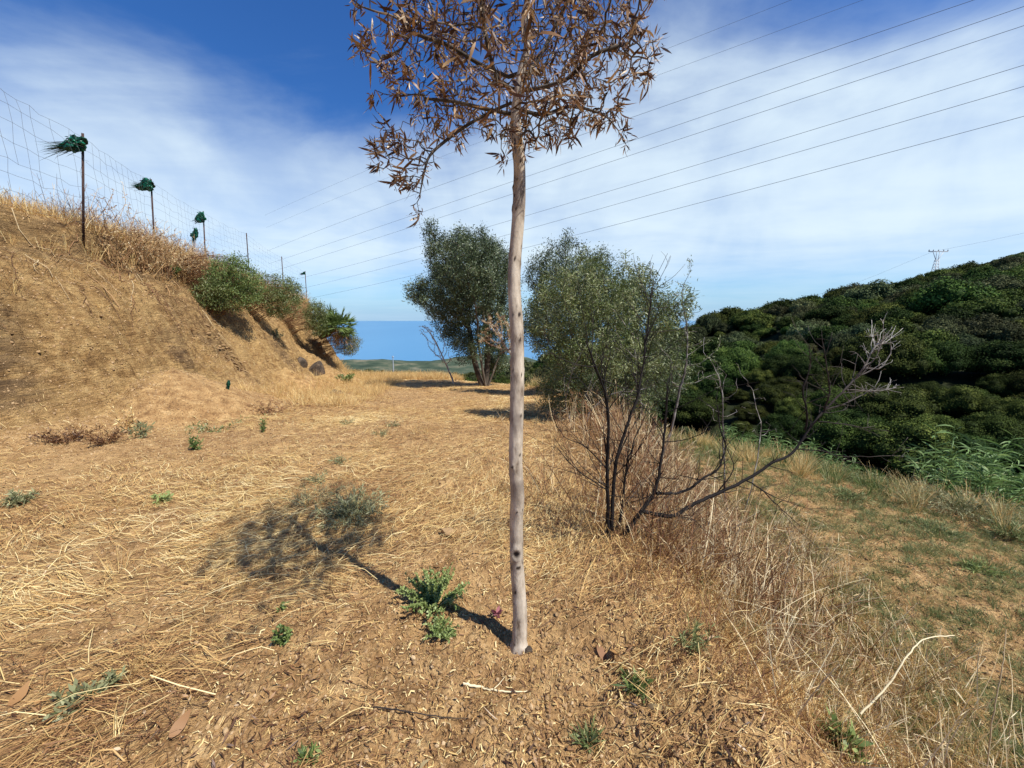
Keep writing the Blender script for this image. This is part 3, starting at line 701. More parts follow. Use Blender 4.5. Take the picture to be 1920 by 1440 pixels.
b3 = gp(968, 760, 12.5)
twiggy('dry_tree', 'small dry tree with pinkish-tan seed heads between the tall olive and the slim trunk', b3,
       [lobe(u, v, 12.5, ru, rv, n, b3) for (u, v, ru, rv, n) in ((930, 610, 34, 26, 120), (945, 640, 26, 30, 80), (905, 630, 18, 18, 40))], .09, .035, .005, 'pale_twig', 32, 5200, 'stalk', infl=2.2, tone=.8, leafL=.035, leafW=.014,
       stems=[[(0, 0, -.1), (0, 0, .5), (-.1, 0, 1.2)]])
b3 = gp(1235, 800, 6.2)
twiggy('bare_shrub', 'tall bare shrub of thin grey branches at the right of the leafy bush', b3,
       [lobe(u, v, 6.2 + dy, ru, rv, n, b3) for (u, v, dy, ru, rv, n) in ((1290, 510, 0, 18, 34, 16), (1215, 500, 0, 10, 24, 6), (1255, 560, 0, 45, 40, 40), (1300, 600, .1, 40, 50, 30), (1200, 650, 0, 60, 60, 60), (1270, 680, 0, 60, 60, 60), (1330, 700, 0, 40, 50, 30), (1180, 740, -.3, 60, 40, 40), (1330, 640, 0, 30, 30, 14), (1160, 620, -.3, 40, 50, 25))],
       .075, .022, .0035, 'dark_wood', 33, 1500, 'shrub_leaf', infl=1.8, tone=.72, leafL=.045, leafW=.012, killf=1.7)
b3 = gp(1395, 830, 4.6)
twiggy('bare_shrub', 'low bare shrub of grey sticks on the terrace edge left of the long leaning limb', b3,
       [lobe(u, v, 4.6 + dy, ru, rv, n, b3) for (u, v, dy, ru, rv, n) in ((1370, 720, 0, 40, 30, 30), (1400, 750, 0, 45, 40, 35), (1340, 770, 0, 35, 35, 25), (1430, 800, 0, 40, 40, 20), (1320, 660, 0, 20, 46, 16), (1350, 700, 0, 50, 40, 40))],
       .06, .009, .0022, 'dark_wood', 34, 0, infl=1.4, tone=.75)
b3 = gp(1085, 830, 5.4)
twiggy('bare_shrub', 'tangle of thin bare brown twigs at the foot of the leafy bush', b3,
       [lobe(u, v, 5.4 + dy, ru, rv, n, b3) for (u, v, dy, ru, rv, n) in ((1080, 720, 0, 50, 45, 60), (1140, 740, 0, 60, 50, 70), (1200, 740, 0, 50, 50, 50), (1045, 770, 0, 30, 30, 30), (1120, 660, 0, 60, 40, 40))],
       .06, .012, .0024, 'dark_wood', 35, 400, 'shrub_leaf', infl=1.4, tone=.6)

# the charred shrub with the long limb
def charred():
    Y0 = 2.33
    base = gp(1155, 1030, Y0, 0)
    root = thing('charred_shrub', 'bare shrub with blackened stems and a long limb leaning right to pale forked tips', 'shrub', base)
    rg = np.random.default_rng(5)
    limbs = [  # (pixels with distance), r0, r1
        ([(1140, 1030, 2.33), (1140, 960, 2.33), (1139, 880, 2.32), (1141, 800, 2.30), (1136, 740, 2.28), (1118, 690, 2.25), (1098, 640, 2.2)], .014, .003),
        ([(1146, 1035, 2.34), (1148, 960, 2.36), (1155, 870, 2.4), (1175, 800, 2.45), (1195, 745, 2.5), (1205, 690, 2.55), (1215, 610, 2.6), (1222, 540, 2.65)], .014, .003),
        ([(1148, 1015, 2.34), (1165, 965, 2.38), (1172, 900, 2.40), (1178, 860, 2.42), (1200, 800, 2.5)], .010, .003),
        ([(1160, 1040, 2.30), (1180, 990, 2.31), (1205, 955, 2.33), (1228, 920, 2.36), (1240, 860, 2.4), (1248, 790, 2.45), (1250, 720, 2.5)], .017, .004),
        ([(1205, 958, 2.33), (1260, 968, 2.35), (1300, 945, 2.37), (1345, 925, 2.40), (1400, 900, 2.43), (1445, 870, 2.46), (1490, 845, 2.5), (1520, 800, 2.52), (1545, 770, 2.54), (1590, 725, 2.56), (1620, 690, 2.58), (1640, 650, 2.6), (1655, 645, 2.6)], .0125, .003),
        ([(1230, 925, 2.36), (1265, 925, 2.38), (1295, 915, 2.40), (1320, 895, 2.42), (1345, 880, 2.45), (1360, 840, 2.5), (1350, 800, 2.52), (1345, 760, 2.55)], .009, .003),
        ([(1205, 958, 2.33), (1250, 965, 2.30), (1300, 975, 2.28), (1330, 1010, 2.25)], .004, .0015),
        ([(1510, 805, 2.52), (1512, 770, 2.5), (1505, 730, 2.5), (1520, 690, 2.5), (1518, 650, 2.5)], .007, .002),
        ([(1545, 770, 2.54), (1555, 740, 2.5), (1552, 700, 2.48), (1542, 640, 2.48)], .006, .002),
        ([(1548, 768, 2.54), (1590, 755, 2.6), (1635, 730, 2.62), (1640, 725, 2.62)], .0045, .002),
        ([(1535, 790, 2.53), (1580, 795, 2.5), (1620, 803, 2.5), (1640, 798, 2.5)], .004, .0015),
        ([(1585, 730, 2.56), (1610, 732, 2.6), (1650, 733, 2.62), (1680, 726, 2.62)], .0045, .0018),
        ([(1495, 842, 2.5), (1540, 845, 2.5), (1580, 855, 2.5), (1690, 855, 2.48)], .004, .0012),
        ([(1400, 900, 2.43), (1430, 920, 2.40), (1460, 950, 2.38), (1500, 985, 2.35)], .005, .0015),
        ([(1345, 925, 2.40), (1375, 880, 2.42), (1365, 845, 2.45)], .004, .002),
        ([(1620, 690, 2.58), (1650, 690, 2.56), (1668, 665, 2.55), (1672, 650, 2.55)], .0045, .002),
        ([(1600, 712, 2.57), (1640, 672, 2.5), (1650, 650, 2.5)], .004, .002),
        ([(1139, 880, 2.32), (1100, 840, 2.3), (1060, 820, 2.28), (1040, 790, 2.26)], .004, .0012),
        ([(1140, 920, 2.32), (1100, 895, 2.26), (1070, 870, 2.22), (1035, 830, 2.2)], .004, .0012),
    ]
    mains, twigs = MB(), MB()
    def tone_of(p): return np.clip(.04 + .96 * ss(1.35, 2.5, np.linalg.norm(p, axis=1)), 0, 1)
    for q, (l, r0, r1) in enumerate(limbs):
        pts = np.array([P(*a) for a in l]) - base
        if q < 4: pts[0][2] = -.05
        n = max(8, int(np.linalg.norm(np.diff(pts, axis=0), axis=1).sum() / .035))
        c = curve_pts(pts, n); c += rg.normal(0, .002, c.shape)
        tt = np.linspace(0, 1, n); rr = 1.15 * (r0 + (r1 - r0) * tt**.8)
        mains.tube(c, rr, 8 if r0 > .008 else 5, tone_of(c))
        # side twigs
        cnt = int(n * (1.0 if r0 > .004 else .8))
        for _ in range(cnt):
            a = rg.integers(int(n * .25), n); tg = unit(c[min(a, n - 1)] - c[a - 1])
            d = unit(tg * .7 + rg.normal(0, .65, 3) + np.array([0, 0, .30])); ln = rg.uniform(.05, .30) * (.75 if q in (4, 7, 8, 5) else .55 if q in (9, 10, 11, 12, 15, 16) else 1.6)
            m = 6; pp = [c[a]]
            for _k in range(m): d = unit(d + rg.normal(0, .08, 3) + np.array([0, 0, .04])); pp.append(pp[-1] + d * ln / m)
            pp = np.array(pp); rr0 = min(rr[a] * .6, .0032)
            twigs.tube(pp, np.linspace(rr0, .0010, len(pp)), 4, tone_of(pp) + rg.uniform(-.05, .12))
            for _j in range(rg.integers(0, 3)):
                b_ = rg.integers(2, len(pp)); d2 = unit(unit(pp[b_] - pp[b_ - 1]) + rg.normal(0, .6, 3)); l2 = ln * rg.uniform(.25, .5)
                p2 = np.array([pp[b_], pp[b_] + d2 * l2 * .5, pp[b_] + d2 * l2 + rg.normal(0, .01, 3)])
                twigs.tube(p2, [rr0 * .6, rr0 * .5, .0008], 3, tone_of(p2) + .08)
    link('stems', mains.mesh('stems', M['dark_wood'], True), root)
    link('twigs', twigs.mesh('twigs', M['dark_wood'], True), root, kind='stuff')
charred()

# ------------------------------------------------------------------ wooded hillside
def crown_mesh(name, seed, nleaf, lsz, rx, rz, mat, trunk=True, lobes=26):
    rg = np.random.default_rng(seed)
    c = unit(rg.normal(size=(lobes, 3))) * rg.uniform(.35, .78, (lobes, 1)); c[:, 2] = np.abs(c[:, 2]) * .9 + .12
    lr = rg.uniform(.24, .42, lobes) * (26 / lobes)**.36; pick = rg.integers(0, lobes, nleaf)
    q = unit(rg.normal(size=(nleaf, 3))); q[:, 2] = np.where(rg.random(nleaf) < .7, np.abs(q[:, 2]), q[:, 2])
    rr = lr[pick][:, None] * rg.uniform(.62, 1.22, (nleaf, 1))
    Pp = (c[pick] + q * rr) * np.array([rx, rx, rz])
    Dd = q * .35 + rg.normal(0, .7, (nleaf, 3)); L = lsz * rg.uniform(.6, 1.4, nleaf)
    tl = rg.normal(.02, .15, lobes)
    tone = np.clip(.40 + tl[pick] + rg.normal(0, .15, nleaf), 0, 1)
    nrm = unit(q + rg.normal(0, .45, (nleaf, 3)))
    V, F, k = diamond_vf(Pp, np.cross(nrm, Dd), L, L * .75, rg, nrm=nrm)
    T = np.repeat(tone, k)
    mb = MB(); mb.add(V, F, T)
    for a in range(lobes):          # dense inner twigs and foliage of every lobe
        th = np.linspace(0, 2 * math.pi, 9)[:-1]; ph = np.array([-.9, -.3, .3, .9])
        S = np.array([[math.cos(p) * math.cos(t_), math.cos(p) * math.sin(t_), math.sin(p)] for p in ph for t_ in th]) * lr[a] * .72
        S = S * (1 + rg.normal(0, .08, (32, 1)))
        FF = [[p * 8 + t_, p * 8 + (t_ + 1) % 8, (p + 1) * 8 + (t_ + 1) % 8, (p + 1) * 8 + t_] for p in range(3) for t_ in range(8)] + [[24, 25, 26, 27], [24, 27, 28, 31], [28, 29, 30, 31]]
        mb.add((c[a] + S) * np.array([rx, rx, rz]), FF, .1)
    if trunk: mb.tube([(0, 0, -1.2 * rz), (0.05, 0, -.3 * rz), (0, 0, .3 * rz)], [.09 * rx, .07 * rx, .04 * rx], 6, 0)
    return mb.mesh(name, M[mat])
SCR = [crown_mesh('scrub%d' % q, 300 + q, 3500, .16, 1.5, .9, 'scrub', trunk=False, lobes=16) for q in range(2)]
CR = [crown_mesh('crown%d' % q, 100 + q, 16000, .15, 2.4 * a, 2.5 * b_, 'wood_grey' if q in (2, 3) else 'wood_leaf', lobes=64) for q, (a, b_) in enumerate(((1, 1), (1.1, .85), (.85, 1.2), (1.15, 1), (.95, .9)))]
CRN = [crown_mesh('fine_crown%d' % q, 200 + q, 42000, .08, 2.4 * a, 2.4 * b_, 'wood_leaf', lobes=90) for q, (a, b_) in enumerate(((1, 1), (1.1, .85)))]
hcol = bpy.data.collections.new('crown_kinds')
for q, me in enumerate(CR):
    o = bpy.data.objects.new('crown_kind', me); hcol.objects.link(o)
rg = np.random.default_rng(77)
cand = []
t0 = -75
S_, T_ = np.meshgrid(np.arange(13, 235, 3.2), np.arange(-70, 330, 3.2)); S_ = S_.ravel() + rg.uniform(-1.3, 1.3, S_.size); T_ = T_.ravel() + rg.uniform(-1.3, 1.3, T_.size)
X_ = NX * S_ - NY * T_; Y_ = NY * S_ + NX * T_
thin_ = (S_ < 150) | (T_ < 90)
ok = (np.hypot(X_, Y_) > 13) & thin_; X_, Y_, S_, T_ = X_[ok], Y_[ok], S_[ok], T_[ok]
Zt = height(X_, Y_, False)
D_ = np.hypot(X_, Y_)
scl = np.clip(np.exp(rg.normal(-.08, .34, len(X_))), .45, 1.9) * np.interp(D_, [14, 40, 120], [.55, .84, 1.18]) * np.where((S_ < 20), .75, 1)
# sight-line test: is the crown's top above the terrain on the way, and inside the frame?
fx = X_ / np.maximum(Y_, .1); inview = (Y_ > 4) & (fx < 1.42) & (fx > -.5)
vis = inview.copy()
top = Zt + 2.2 * scl
for f in (.1, .2, .3, .45, .6, .75, .88):
    gz = height(X_ * f, Y_ * f, False); lz = CAM_H + (top - CAM_H) * f
    vis &= gz < lz + .3
far_s = S_ > 150
hides = vis & ((S_ > 30) | (fx > .3))
order = np.argsort(np.where(vis & (fx > .30) & ~far_s, D_ / scl, 1e9))[:300]
ind = np.zeros(len(X_), bool); ind[order] = True
hue = ('dark evergreen tree in the dense wood across the valley', 'broad low evergreen tree in the dense wood across the valley', 'upright evergreen tree in the dense wood across the valley', 'wide rounded evergreen tree in the dense wood across the valley', 'compact evergreen tree in the dense wood across the valley')
for a in order:
    q = int(rg.integers(0, 5))
    dp_ = Y_[a] * CP - (Zt[a] + scl[a] - CAM_H) * SP; uu = 960 + FPX * X_[a] / dp_; vv = 720 - FPX * (Y_[a] * SP + (Zt[a] + scl[a] - CAM_H) * CP) / dp_
    za = 'behind the leafy bush' if uu < 1330 else 'behind the low bare sticks' if uu < 1500 else 'behind the pale forked limb tips' if uu < 1690 else 'below the lattice pylon' if uu < 1800 else 'at the right edge'
    sky_v = np.interp(uu, [1290, 1450, 1560, 1700, 1920], [612, 580, 555, 515, 480]); fr_v = (vv - sky_v) / (880 - sky_v)
    zb = 'on the skyline' if fr_v < .10 else 'high on the slope' if fr_v < .33 else 'halfway down the slope' if fr_v < .6 else 'low on the slope'
    o = link('evergreen_tree', CRN[q % 2] if D_[a] < 55 else CR[q], None, (X_[a], Y_[a], Zt[a] + .5 * scl[a]), 'evergreen in the far wood, %s, %s' % (zb, za), 'tree', 'evergreen trees covering the hillside across the valley')
    o.scale = (scl[a],) * 3; o.rotation_euler = (0, 0, rg.uniform(0, 6.28))
def scatter(name, pts, rot, scl, col, matcount, label, kind='stuff', idx=None):
    me = bpy.data.meshes.new(name); me.vertices.add(len(pts)); me.vertices.foreach_set('co', np.asarray(pts, np.float32).ravel())
    a = me.attributes.new('rot', 'FLOAT_VECTOR', 'POINT'); a.data.foreach_set('vector', np.asarray(rot, np.float32).ravel())
    a = me.attributes.new('scl', 'FLOAT', 'POINT'); a.data.foreach_set('value', np.asarray(scl, np.float32))
    a = me.attributes.new('pick', 'INT', 'POINT'); a.data.foreach_set('value', (RNG.integers(0, matcount, len(pts)) if idx is None else idx).astype(np.int32))
    o = link(name, me, kind=kind, label=label)
    g = bpy.data.node_groups.new(name, 'GeometryNodeTree')
    g.interface.new_socket('Geometry', in_out='INPUT', socket_type='NodeSocketGeometry'); g.interface.new_socket('Geometry', in_out='OUTPUT', socket_type='NodeSocketGeometry')
    gi = g.nodes.new('NodeGroupInput'); go = g.nodes.new('NodeGroupOutput')
    ip = g.nodes.new('GeometryNodeInstanceOnPoints'); ci = g.nodes.new('GeometryNodeCollectionInfo')
    ci.inputs['Collection'].default_value = col; ci.inputs['Separate Children'].default_value = True; ci.inputs['Reset Children'].default_value = True
    ip.inputs['Pick Instance'].default_value = True
    def na(nm, ty):
        n = g.nodes.new('GeometryNodeInputNamedAttribute'); n.data_type = ty; n.inputs['Name'].default_value = nm
        return [s for s in n.outputs if s.enabled and s.name == 'Attribute'][0]
    mp = g.nodes.new('GeometryNodeMeshToPoints'); L = g.links.new
    L(gi.outputs[0], mp.inputs['Mesh']); L(mp.outputs[0], ip.inputs['Points']); L(ci.outputs[0], ip.inputs['Instance'])
    L(na('pick', 'INT'), ip.inputs['Instance Index'])
    e2r = g.nodes.new('FunctionNodeEulerToRotation'); L(na('rot', 'FLOAT_VECTOR'), e2r.inputs[0]); L(e2r.outputs[0], ip.inputs['Rotation'])
    L(na('scl', 'FLOAT'), ip.inputs['Scale']); L(ip.outputs[0], go.inputs[0])
    md = o.modifiers.new('scatter', 'NODES'); md.node_group = g
    return o
rest = ~ind & (hides | (D_ < 60) & (Y_ > -20))
rest &= ~far_s; n = rest.sum()
scatter('distant_wood', np.stack([X_, Y_, Zt + .5 * scl], -1)[rest], np.stack([np.zeros(n), np.zeros(n), rg.uniform(0, 6.28, n)], -1), scl[rest], hcol, 5, 'dense dark evergreen wood covering the hill across the valley')
scol = bpy.data.collections.new('scrub_kinds')
for me in SCR: scol.objects.link(bpy.data.objects.new('scrub_kind', me))
n = 5200; sS = rg.uniform(146, 250, n); sT = rg.uniform(-10, 100, n); xx = NX * sS - NY * sT; yy = NY * sS + NX * sT
scatter('hazed_ridge_scrub', np.stack([xx, yy, height(xx, yy, False)], -1), np.stack([np.zeros(n), np.zeros(n), rg.uniform(0, 6.28, n)], -1), rg.uniform(.5, 1.3, n), scol, 2, 'low scrub on the ridge behind the wood, its green paled for haze')
n = 2600; a = rg.uniform(180, 1250, n); xx = a * rg.uniform(-.62, .0, n); pn = fbm(xx / 90, a / 90, 3, 311); kp = (pn > -.05) & (height(xx, a, False) > -209); xx, a = xx[kp], a[kp]; n = len(a)
scatter('far_woods', np.stack([xx, a, height(xx, a, False)], -1), np.stack([np.zeros(n), np.zeros(n), rg.uniform(0, 6.28, n)], -1), rg.uniform(1.2, 3.2, n), hcol, 5, 'scattered dark trees on the low hills before the sea')
# scrub past the end of the track
n = 700; a = rg.uniform(26.5, 75, n); X2 = -.33 * a + rg.normal(0, 1, n) * a * .28; keep = (X2 > -.75 * a)
a = a[keep]; X2 = X2[keep]; n = len(a); zs = height(X2, a, False)
sc2 = rg.uniform(.22, .5, n) * np.interp(a, [26, 80], [.7, 1.5])
scatter('far_scrub', np.stack([X2, a, zs], -1), np.stack([np.zeros(n), np.zeros(n), rg.uniform(0, 6.28, n)], -1), sc2, hcol, 5, 'green scrub beyond the end of the track')

# ------------------------------------------------------------------ find the ground under a pixel of the photograph
def on_ground(u, v, y0=.8, y1=40):
    r = ray(u, v); ys = np.exp(np.linspace(math.log(y0), math.log(y1), 1500))
    p = np.array([0, 0, CAM_H])[None] + r[None] * ys[:, None]
    h = height(p[:, 0], p[:, 1]); k = np.nonzero(p[:, 2] < h)[0]
    if not len(k): return p[-1]
    q = p[k[0]].copy(); q[2] = h[k[0]]; return q

# ------------------------------------------------------------------ fence on the bank
POSTS = [(-.0, None)]
PT = [((155, 250), (147, 418), 7.9), ((283, 336), (288, 462), 11.4), ((381, 396), (385, 500), 15.3), ((462, 437), (465, 505), 19.0), ((528, 481), (530, 530), 22.8), ((572, 508), (574, 560), 26.5)]
fence = thing('wire_fence', 'sagging wire mesh fence on thin rusty posts along the top of the bank', 'fence', P(147, 418, 7.9))
fo = np.array(fence.location)
tops = []
for q, (tp, bt, y) in enumerate(PT):
    a = P(*bt, y); b = P(*tp, y); a[2] = min(a[2], float(height(a[0], a[1]))) - .2
    mb = MB(); 
    for ang_ in (0, math.pi / 2):        # T-shaped steel section
        o_ = np.array([math.cos(ang_), math.sin(ang_), 0])
        w_ = .022
        V = np.array([a - o_ * w_, a + o_ * w_, b + o_ * w_, b - o_ * w_]); th_ = np.array([-math.sin(ang_), math.cos(ang_), 0]) * .004
        V = np.vstack([V - th_, V + th_]) - fo
        mb.add(V, [[0, 1, 2, 3], [7, 6, 5, 4], [0, 4, 5, 1], [1, 5, 6, 2], [2, 6, 7, 3], [3, 7, 4, 0]], .3 + .2 * (q % 3))
    link('post', mb.mesh('post', M['rust']), fence)
    tops.append((a, b))
# one more post out of frame carries the wires on
e_ = tops[0][1] + (tops[0][1] - tops[1][1]) * .95; e_a = e_.copy(); e_a[2] -= 2.0
mb = MB(); mb.box((-.022, -.004, 0), (.022, .004, 2.0), .4, np.array([[1, 0, 0, e_a[0] - fo[0]], [0, 1, 0, e_a[1] - fo[1]], [0, 0, 1, e_a[2] - fo[2]], [0, 0, 0, 1]]))
link('post', mb.mesh('post', M['rust']), fence)
seq = [(e_a, e_)] + tops
rg = np.random.default_rng(4)
hor = MB(); ver = MB()
hts = [.97, .86, .74, .62, .50, .38, .27, .16]
for (a0, b0_), (a1, b1_) in zip(seq[:-1], seq[1:]):
    L0 = 1.95
    n = 14; grid = []
    for h in hts:
        p0 = b0_ - np.array([0, 0, (1 - h) * L0]); p1 = b1_ - np.array([0, 0, (1 - h) * L0])
        t_ = np.linspace(0, 1, n); pts = p0[None] * (1 - t_[:, None]) + p1[None] * t_[:, None]
        pts[:, 2] -= rg.uniform(.03, .09) * 4 * t_ * (1 - t_); pts += rg.normal(0, .014, pts.shape)
        hor.tube(pts - fo, .0022, 3, .5, cap=False); grid.append(pts)
    grid = np.array(grid)
    for k in range(1, n - 1):
        if rg.random() < .85:
            c = grid[:rg.integers(5, 9), k] - fo; ver.tube(c, .0018, 3, .4, cap=False)
link('wires', hor.mesh('wires', M['wire']), fence); link('mesh_wires', ver.mesh('mesh_wires', M['wire']), fence)

def net_bunch(label, c, r, tail, seed, n=620, down=0.0):
    """crumpled shreds of netting knotted round a post top, streaming to one side"""
    rg = np.random.default_rng(seed); root = thing('green_netting', label, 'netting', c, 'shreds of green netting tied to the fence posts')
    import bmesh
    bm = bmesh.new(); bmesh.ops.create_icosphere(bm, subdivisions=4, radius=1); co = np.array([v.co for v in bm.verts])
    f = np.clip((1 - co[:, 0]) / 2, 0, 1)                       # 1 at the wind-blown left end
    nzv = fbm(co[:, 0] * 2.2 + seed, co[:, 1] * 2 + co[:, 2] * 2.6, 4, seed * 7, .65)
    nz2 = np.abs(fbm(co[:, 2] * 4 + seed, co[:, 0] * 3 + co[:, 1] * 3, 3, seed * 5 + 1, .6))
    rad_ = 1 + .75 * nzv - .55 * nz2
    v3 = co * rad_[:, None] * np.array(r); v3[:, 0] -= f**2 * r[0] * 1.2 ; v3[:, 1:] *= (1 - .72 * f**1.5)[:, None]; v3[:, 2] -= f * r[2] * .45
    for v, q_ in zip(bm.verts, v3): v.co = Vector(q_)
    me_ = bpy.data.meshes.new('cloth'); bm.to_mesh(me_); bm.free(); me_.materials.append(M['net'])
    a_ = me_.attributes.new('tone', 'FLOAT', 'POINT'); a_.data.foreach_set('value', np.clip(.45 + 1.5 * vnoise(co[:, 0] * 6, co[:, 2] * 7 + co[:, 1] * 5, seed), 0, 1).astype(np.float32))
    link('cloth', me_, root)
    n = n // 6; q = unit(rg.normal(size=(n, 3))) * np.array(r) * .85; L = rg.uniform(.3, .8, n) * max(r) * .5
    V, F, k = leaves_vf(q, rg.normal(0, .5, (n, 3)) + np.array([-.9, 0, -.25]), L, L * .4, .5, 3, wp=[.9, 1, .8, .3], rng=rg)
    link('shreds', mesh_np('shreds', V, F, M['net'], {'tone': np.repeat(rg.beta(1.5, 1.5, n), k)}), root)
    m = 90
    s0 = rg.normal(0, .25, (m, 3)) * np.array(r) + np.array([-r[0] * .5, 0, -r[2] * .3]); dv = unit(np.array(tail)) + rg.normal(0, .09, (m, 3))
    V, F, k = leaves_vf(s0, dv, rg.uniform(.35, 1, m) * np.linalg.norm(tail), .010, .10, 4, rng=rg)
    link('tail', mesh_np('tail', V, F, M['net'], {'tone': np.repeat(rg.uniform(.0, .35, m), k)}), root)
net_bunch('large shred of green netting streaming left from the nearest fence post', P(143, 268, 7.85), (.16, .12, .15), (-.62, 0, -.10), 1)
net_bunch('green netting wrapped round the second fence post, pointing left', P(277, 345, 11.35), (.16, .12, .18), (-.42, 0, -.0), 2)
net_bunch('dark green netting knotted on the third fence post', P(377, 406, 15.2), (.12, .10, .22), (-.25, 0, -.15), 3, 200)
net_bunch('pale green scrap of netting hanging low beside the third fence post', P(366, 437, 15.1), (.09, .06, .22), (-.1, 0, -.35), 4, 120)
net_bunch('small dark scrap of netting on the farthest fence post', P(570, 512, 26.4), (.10, .08, .12), (-.25, 0, -.05), 5, 80)
net_bunch('teal shred of netting caught in the foot of the bank', on_ground(425, 730) + np.array([.05, 0, .12]), (.025, .025, .06), (-.02, 0, -.14), 6, 90)

# ------------------------------------------------------------------ power lines and pylons
def cable(label, l, m_, r, rad):
    p0, p1, p2 = P(*l), P(*m_), P(*r)
    # parabola through three points, in world space
    t1 = np.linalg.norm(p1[:2] - p0[:2]) / np.linalg.norm(p2[:2] - p0[:2]); t = np.linspace(-.42, 1.25, 70)
    chord = lambda t: p0[None] * (1 - t[:, None]) + p2[None] * t[:, None]
    dz_ = p1[2] - chord(np.array([t1]))[0][2]
    k = np.clip(dz_ / (t1 * (1 - t1)), -9, 1)
    pts = chord(t); pts[:, 2] += k * t * (1 - t)
    mb = MB(); o = pts[len(pts) // 2]; mb.tube(pts - o, rad, 5, .5)
    link('power_line', mb.mesh('power_line', M['cable'], True), None, o, label, 'cable', 'power lines crossing the sky')
W_ = [(547, 387, 218), (523, 347, 162), (502, 318, 122), (468, 262, 48), (449, 236, 12), (416, 177, -32), (368, 102, -110), (340, 62, -170)]
nm = ['lowest power line crossing the sky', 'second power line from the bottom, just above the lowest', 'third power line from the bottom of the six clear ones', 'fourth power line from the bottom, first of the upper three',
      'fifth power line from the bottom, close above the fourth', 'steeper power line meeting the top edge right of the crown', 'faint thin power line passing behind the brown crown', 'faintest power line, highest of all, mostly behind the crown']
for q, (a, b, c) in enumerate(W_):
    f = 26.0 + q * .6
    cable(nm[q], (640, a, 62), (1300, b, f + 4), (1920, c, f * .78), .0125 if q < 6 else .008)
def pylon(label, u, vb, vt, y, hw, kind):
    b = P(u, vb, y); t = P(u, vt, y); H = t[2] - b[2]; root = thing('pylon' if kind else 'utility_pole', label, 'pylon' if kind else 'pole', b)
    mb = MB()
    if kind:
        w0, w1 = H * .11, H * .045; ex = .35
        zs = np.linspace(-H * ex, H * .62, 9)
        wd = lambda z: w0 + (w1 - w0) * (z + H * ex) / (H * (.62 + ex))
        r_ = H * .014
        for sx, sy in ((1, 1), (1, -1), (-1, 1), (-1, -1)):
            mb.tube([(sx * wd(zs[0]), sy * wd(zs[0]), zs[0]), (sx * wd(zs[-1]), sy * wd(zs[-1]), zs[-1])], r_, 4)
        for z0, z1 in zip(zs[:-1], zs[1:]):
            a_, c_ = wd(z0), wd(z1)
            for s_ in (1, -1):
                mb.tube([(-a_, s_ * a_, z0), (c_, s_ * c_, z1)], r_ * .7, 4); mb.tube([(s_ * a_, -a_, z0), (s_ * c_, c_, z1)], r_ * .7, 4)
        mb.tube([(-w1, 0, H * .6), (-H * .24, 0, H * .97)], r_ * 1.1, 4); mb.tube([(w1, 0, H * .6), (H * .24, 0, H * .97)], r_ * 1.1, 4)
        mb.tube([(-w1, 0, H * .62), (-w1 * 1.6, 0, H * .97)], r_, 4); mb.tube([(w1, 0, H * .62), (w1 * 1.6, 0, H * .97)], r_, 4)
        link('lattice_tower', mb.mesh('lattice_tower', M['galv']), root)
        cb = MB(); cb.box((-hw, -H * .015, H * .95), (hw, H * .015, H * .985)); link('crossarm', cb.mesh('crossarm', M['galv']), root)
        for q in (-1, -.55, 0, .55, 1):
            ib = MB(); ib.tube([(0, 0, 0), (0, 0, H * .03), (0, 0, H * .06)], [H * .012, H * .022, H * .008], 6); link('insulator', ib.mesh('insulator', M['wire'], True), root, (q * hw * .97, 0, H * .985))
    else:
        mb.tube([(0, 0, -H * .4), (0, 0, H)], [H * .035, H * .022], 6); link('mast', mb.mesh('mast', M['galv'], True), root)
        cb = MB(); cb.box((-hw, -H * .02, H * .9), (hw, H * .02, H * .95)); link('crossarm', cb.mesh('crossarm', M['galv']), root)
    return root
pylon('grey lattice pylon with wide crossarm on the hill skyline at the right', 1752, 514, 470, 112, 2.7, True)
pylon('small forked pylon on the low end of the hill skyline right of the bush', 1356, 606, 589, 150, 1.6, True)
pylon('tiny grey pole on the far hill between the two pylons', 1625, 566, 544, 150, .35, False)
pylon('tiny pale pole on the hill slope right of the lattice pylon', 1833, 526, 498, 118, .35, False)
pylon('thin dark pole rising from scrub beyond the end of the track', 738, 697, 667, 60, .15, False)
def far_cable(label, pts, rad):
    p = np.array([P(*a) for a in pts]); c = curve_pts(p, 20); mb = MB(); mb.tube(c - c[10], rad, 4, .5)
    link('power_line', mb.mesh('power_line', M['cable'], True), None, c[10], label, 'cable', 'power lines crossing the sky')
far_cable('thin cable sagging from behind the bush to the small forked pylon', [(1280, 608, 150), (1320, 604, 150), (1356, 591, 150)], .03)
far_cable('faint cable running between the two pylons along the hill', [(1356, 591, 150), (1560, 545, 135), (1752, 471, 112)], .018)
far_cable('faint cable leaving the lattice pylon towards the right edge', [(1752, 471, 112), (1850, 452, 108), (1960, 428, 104)], .018)

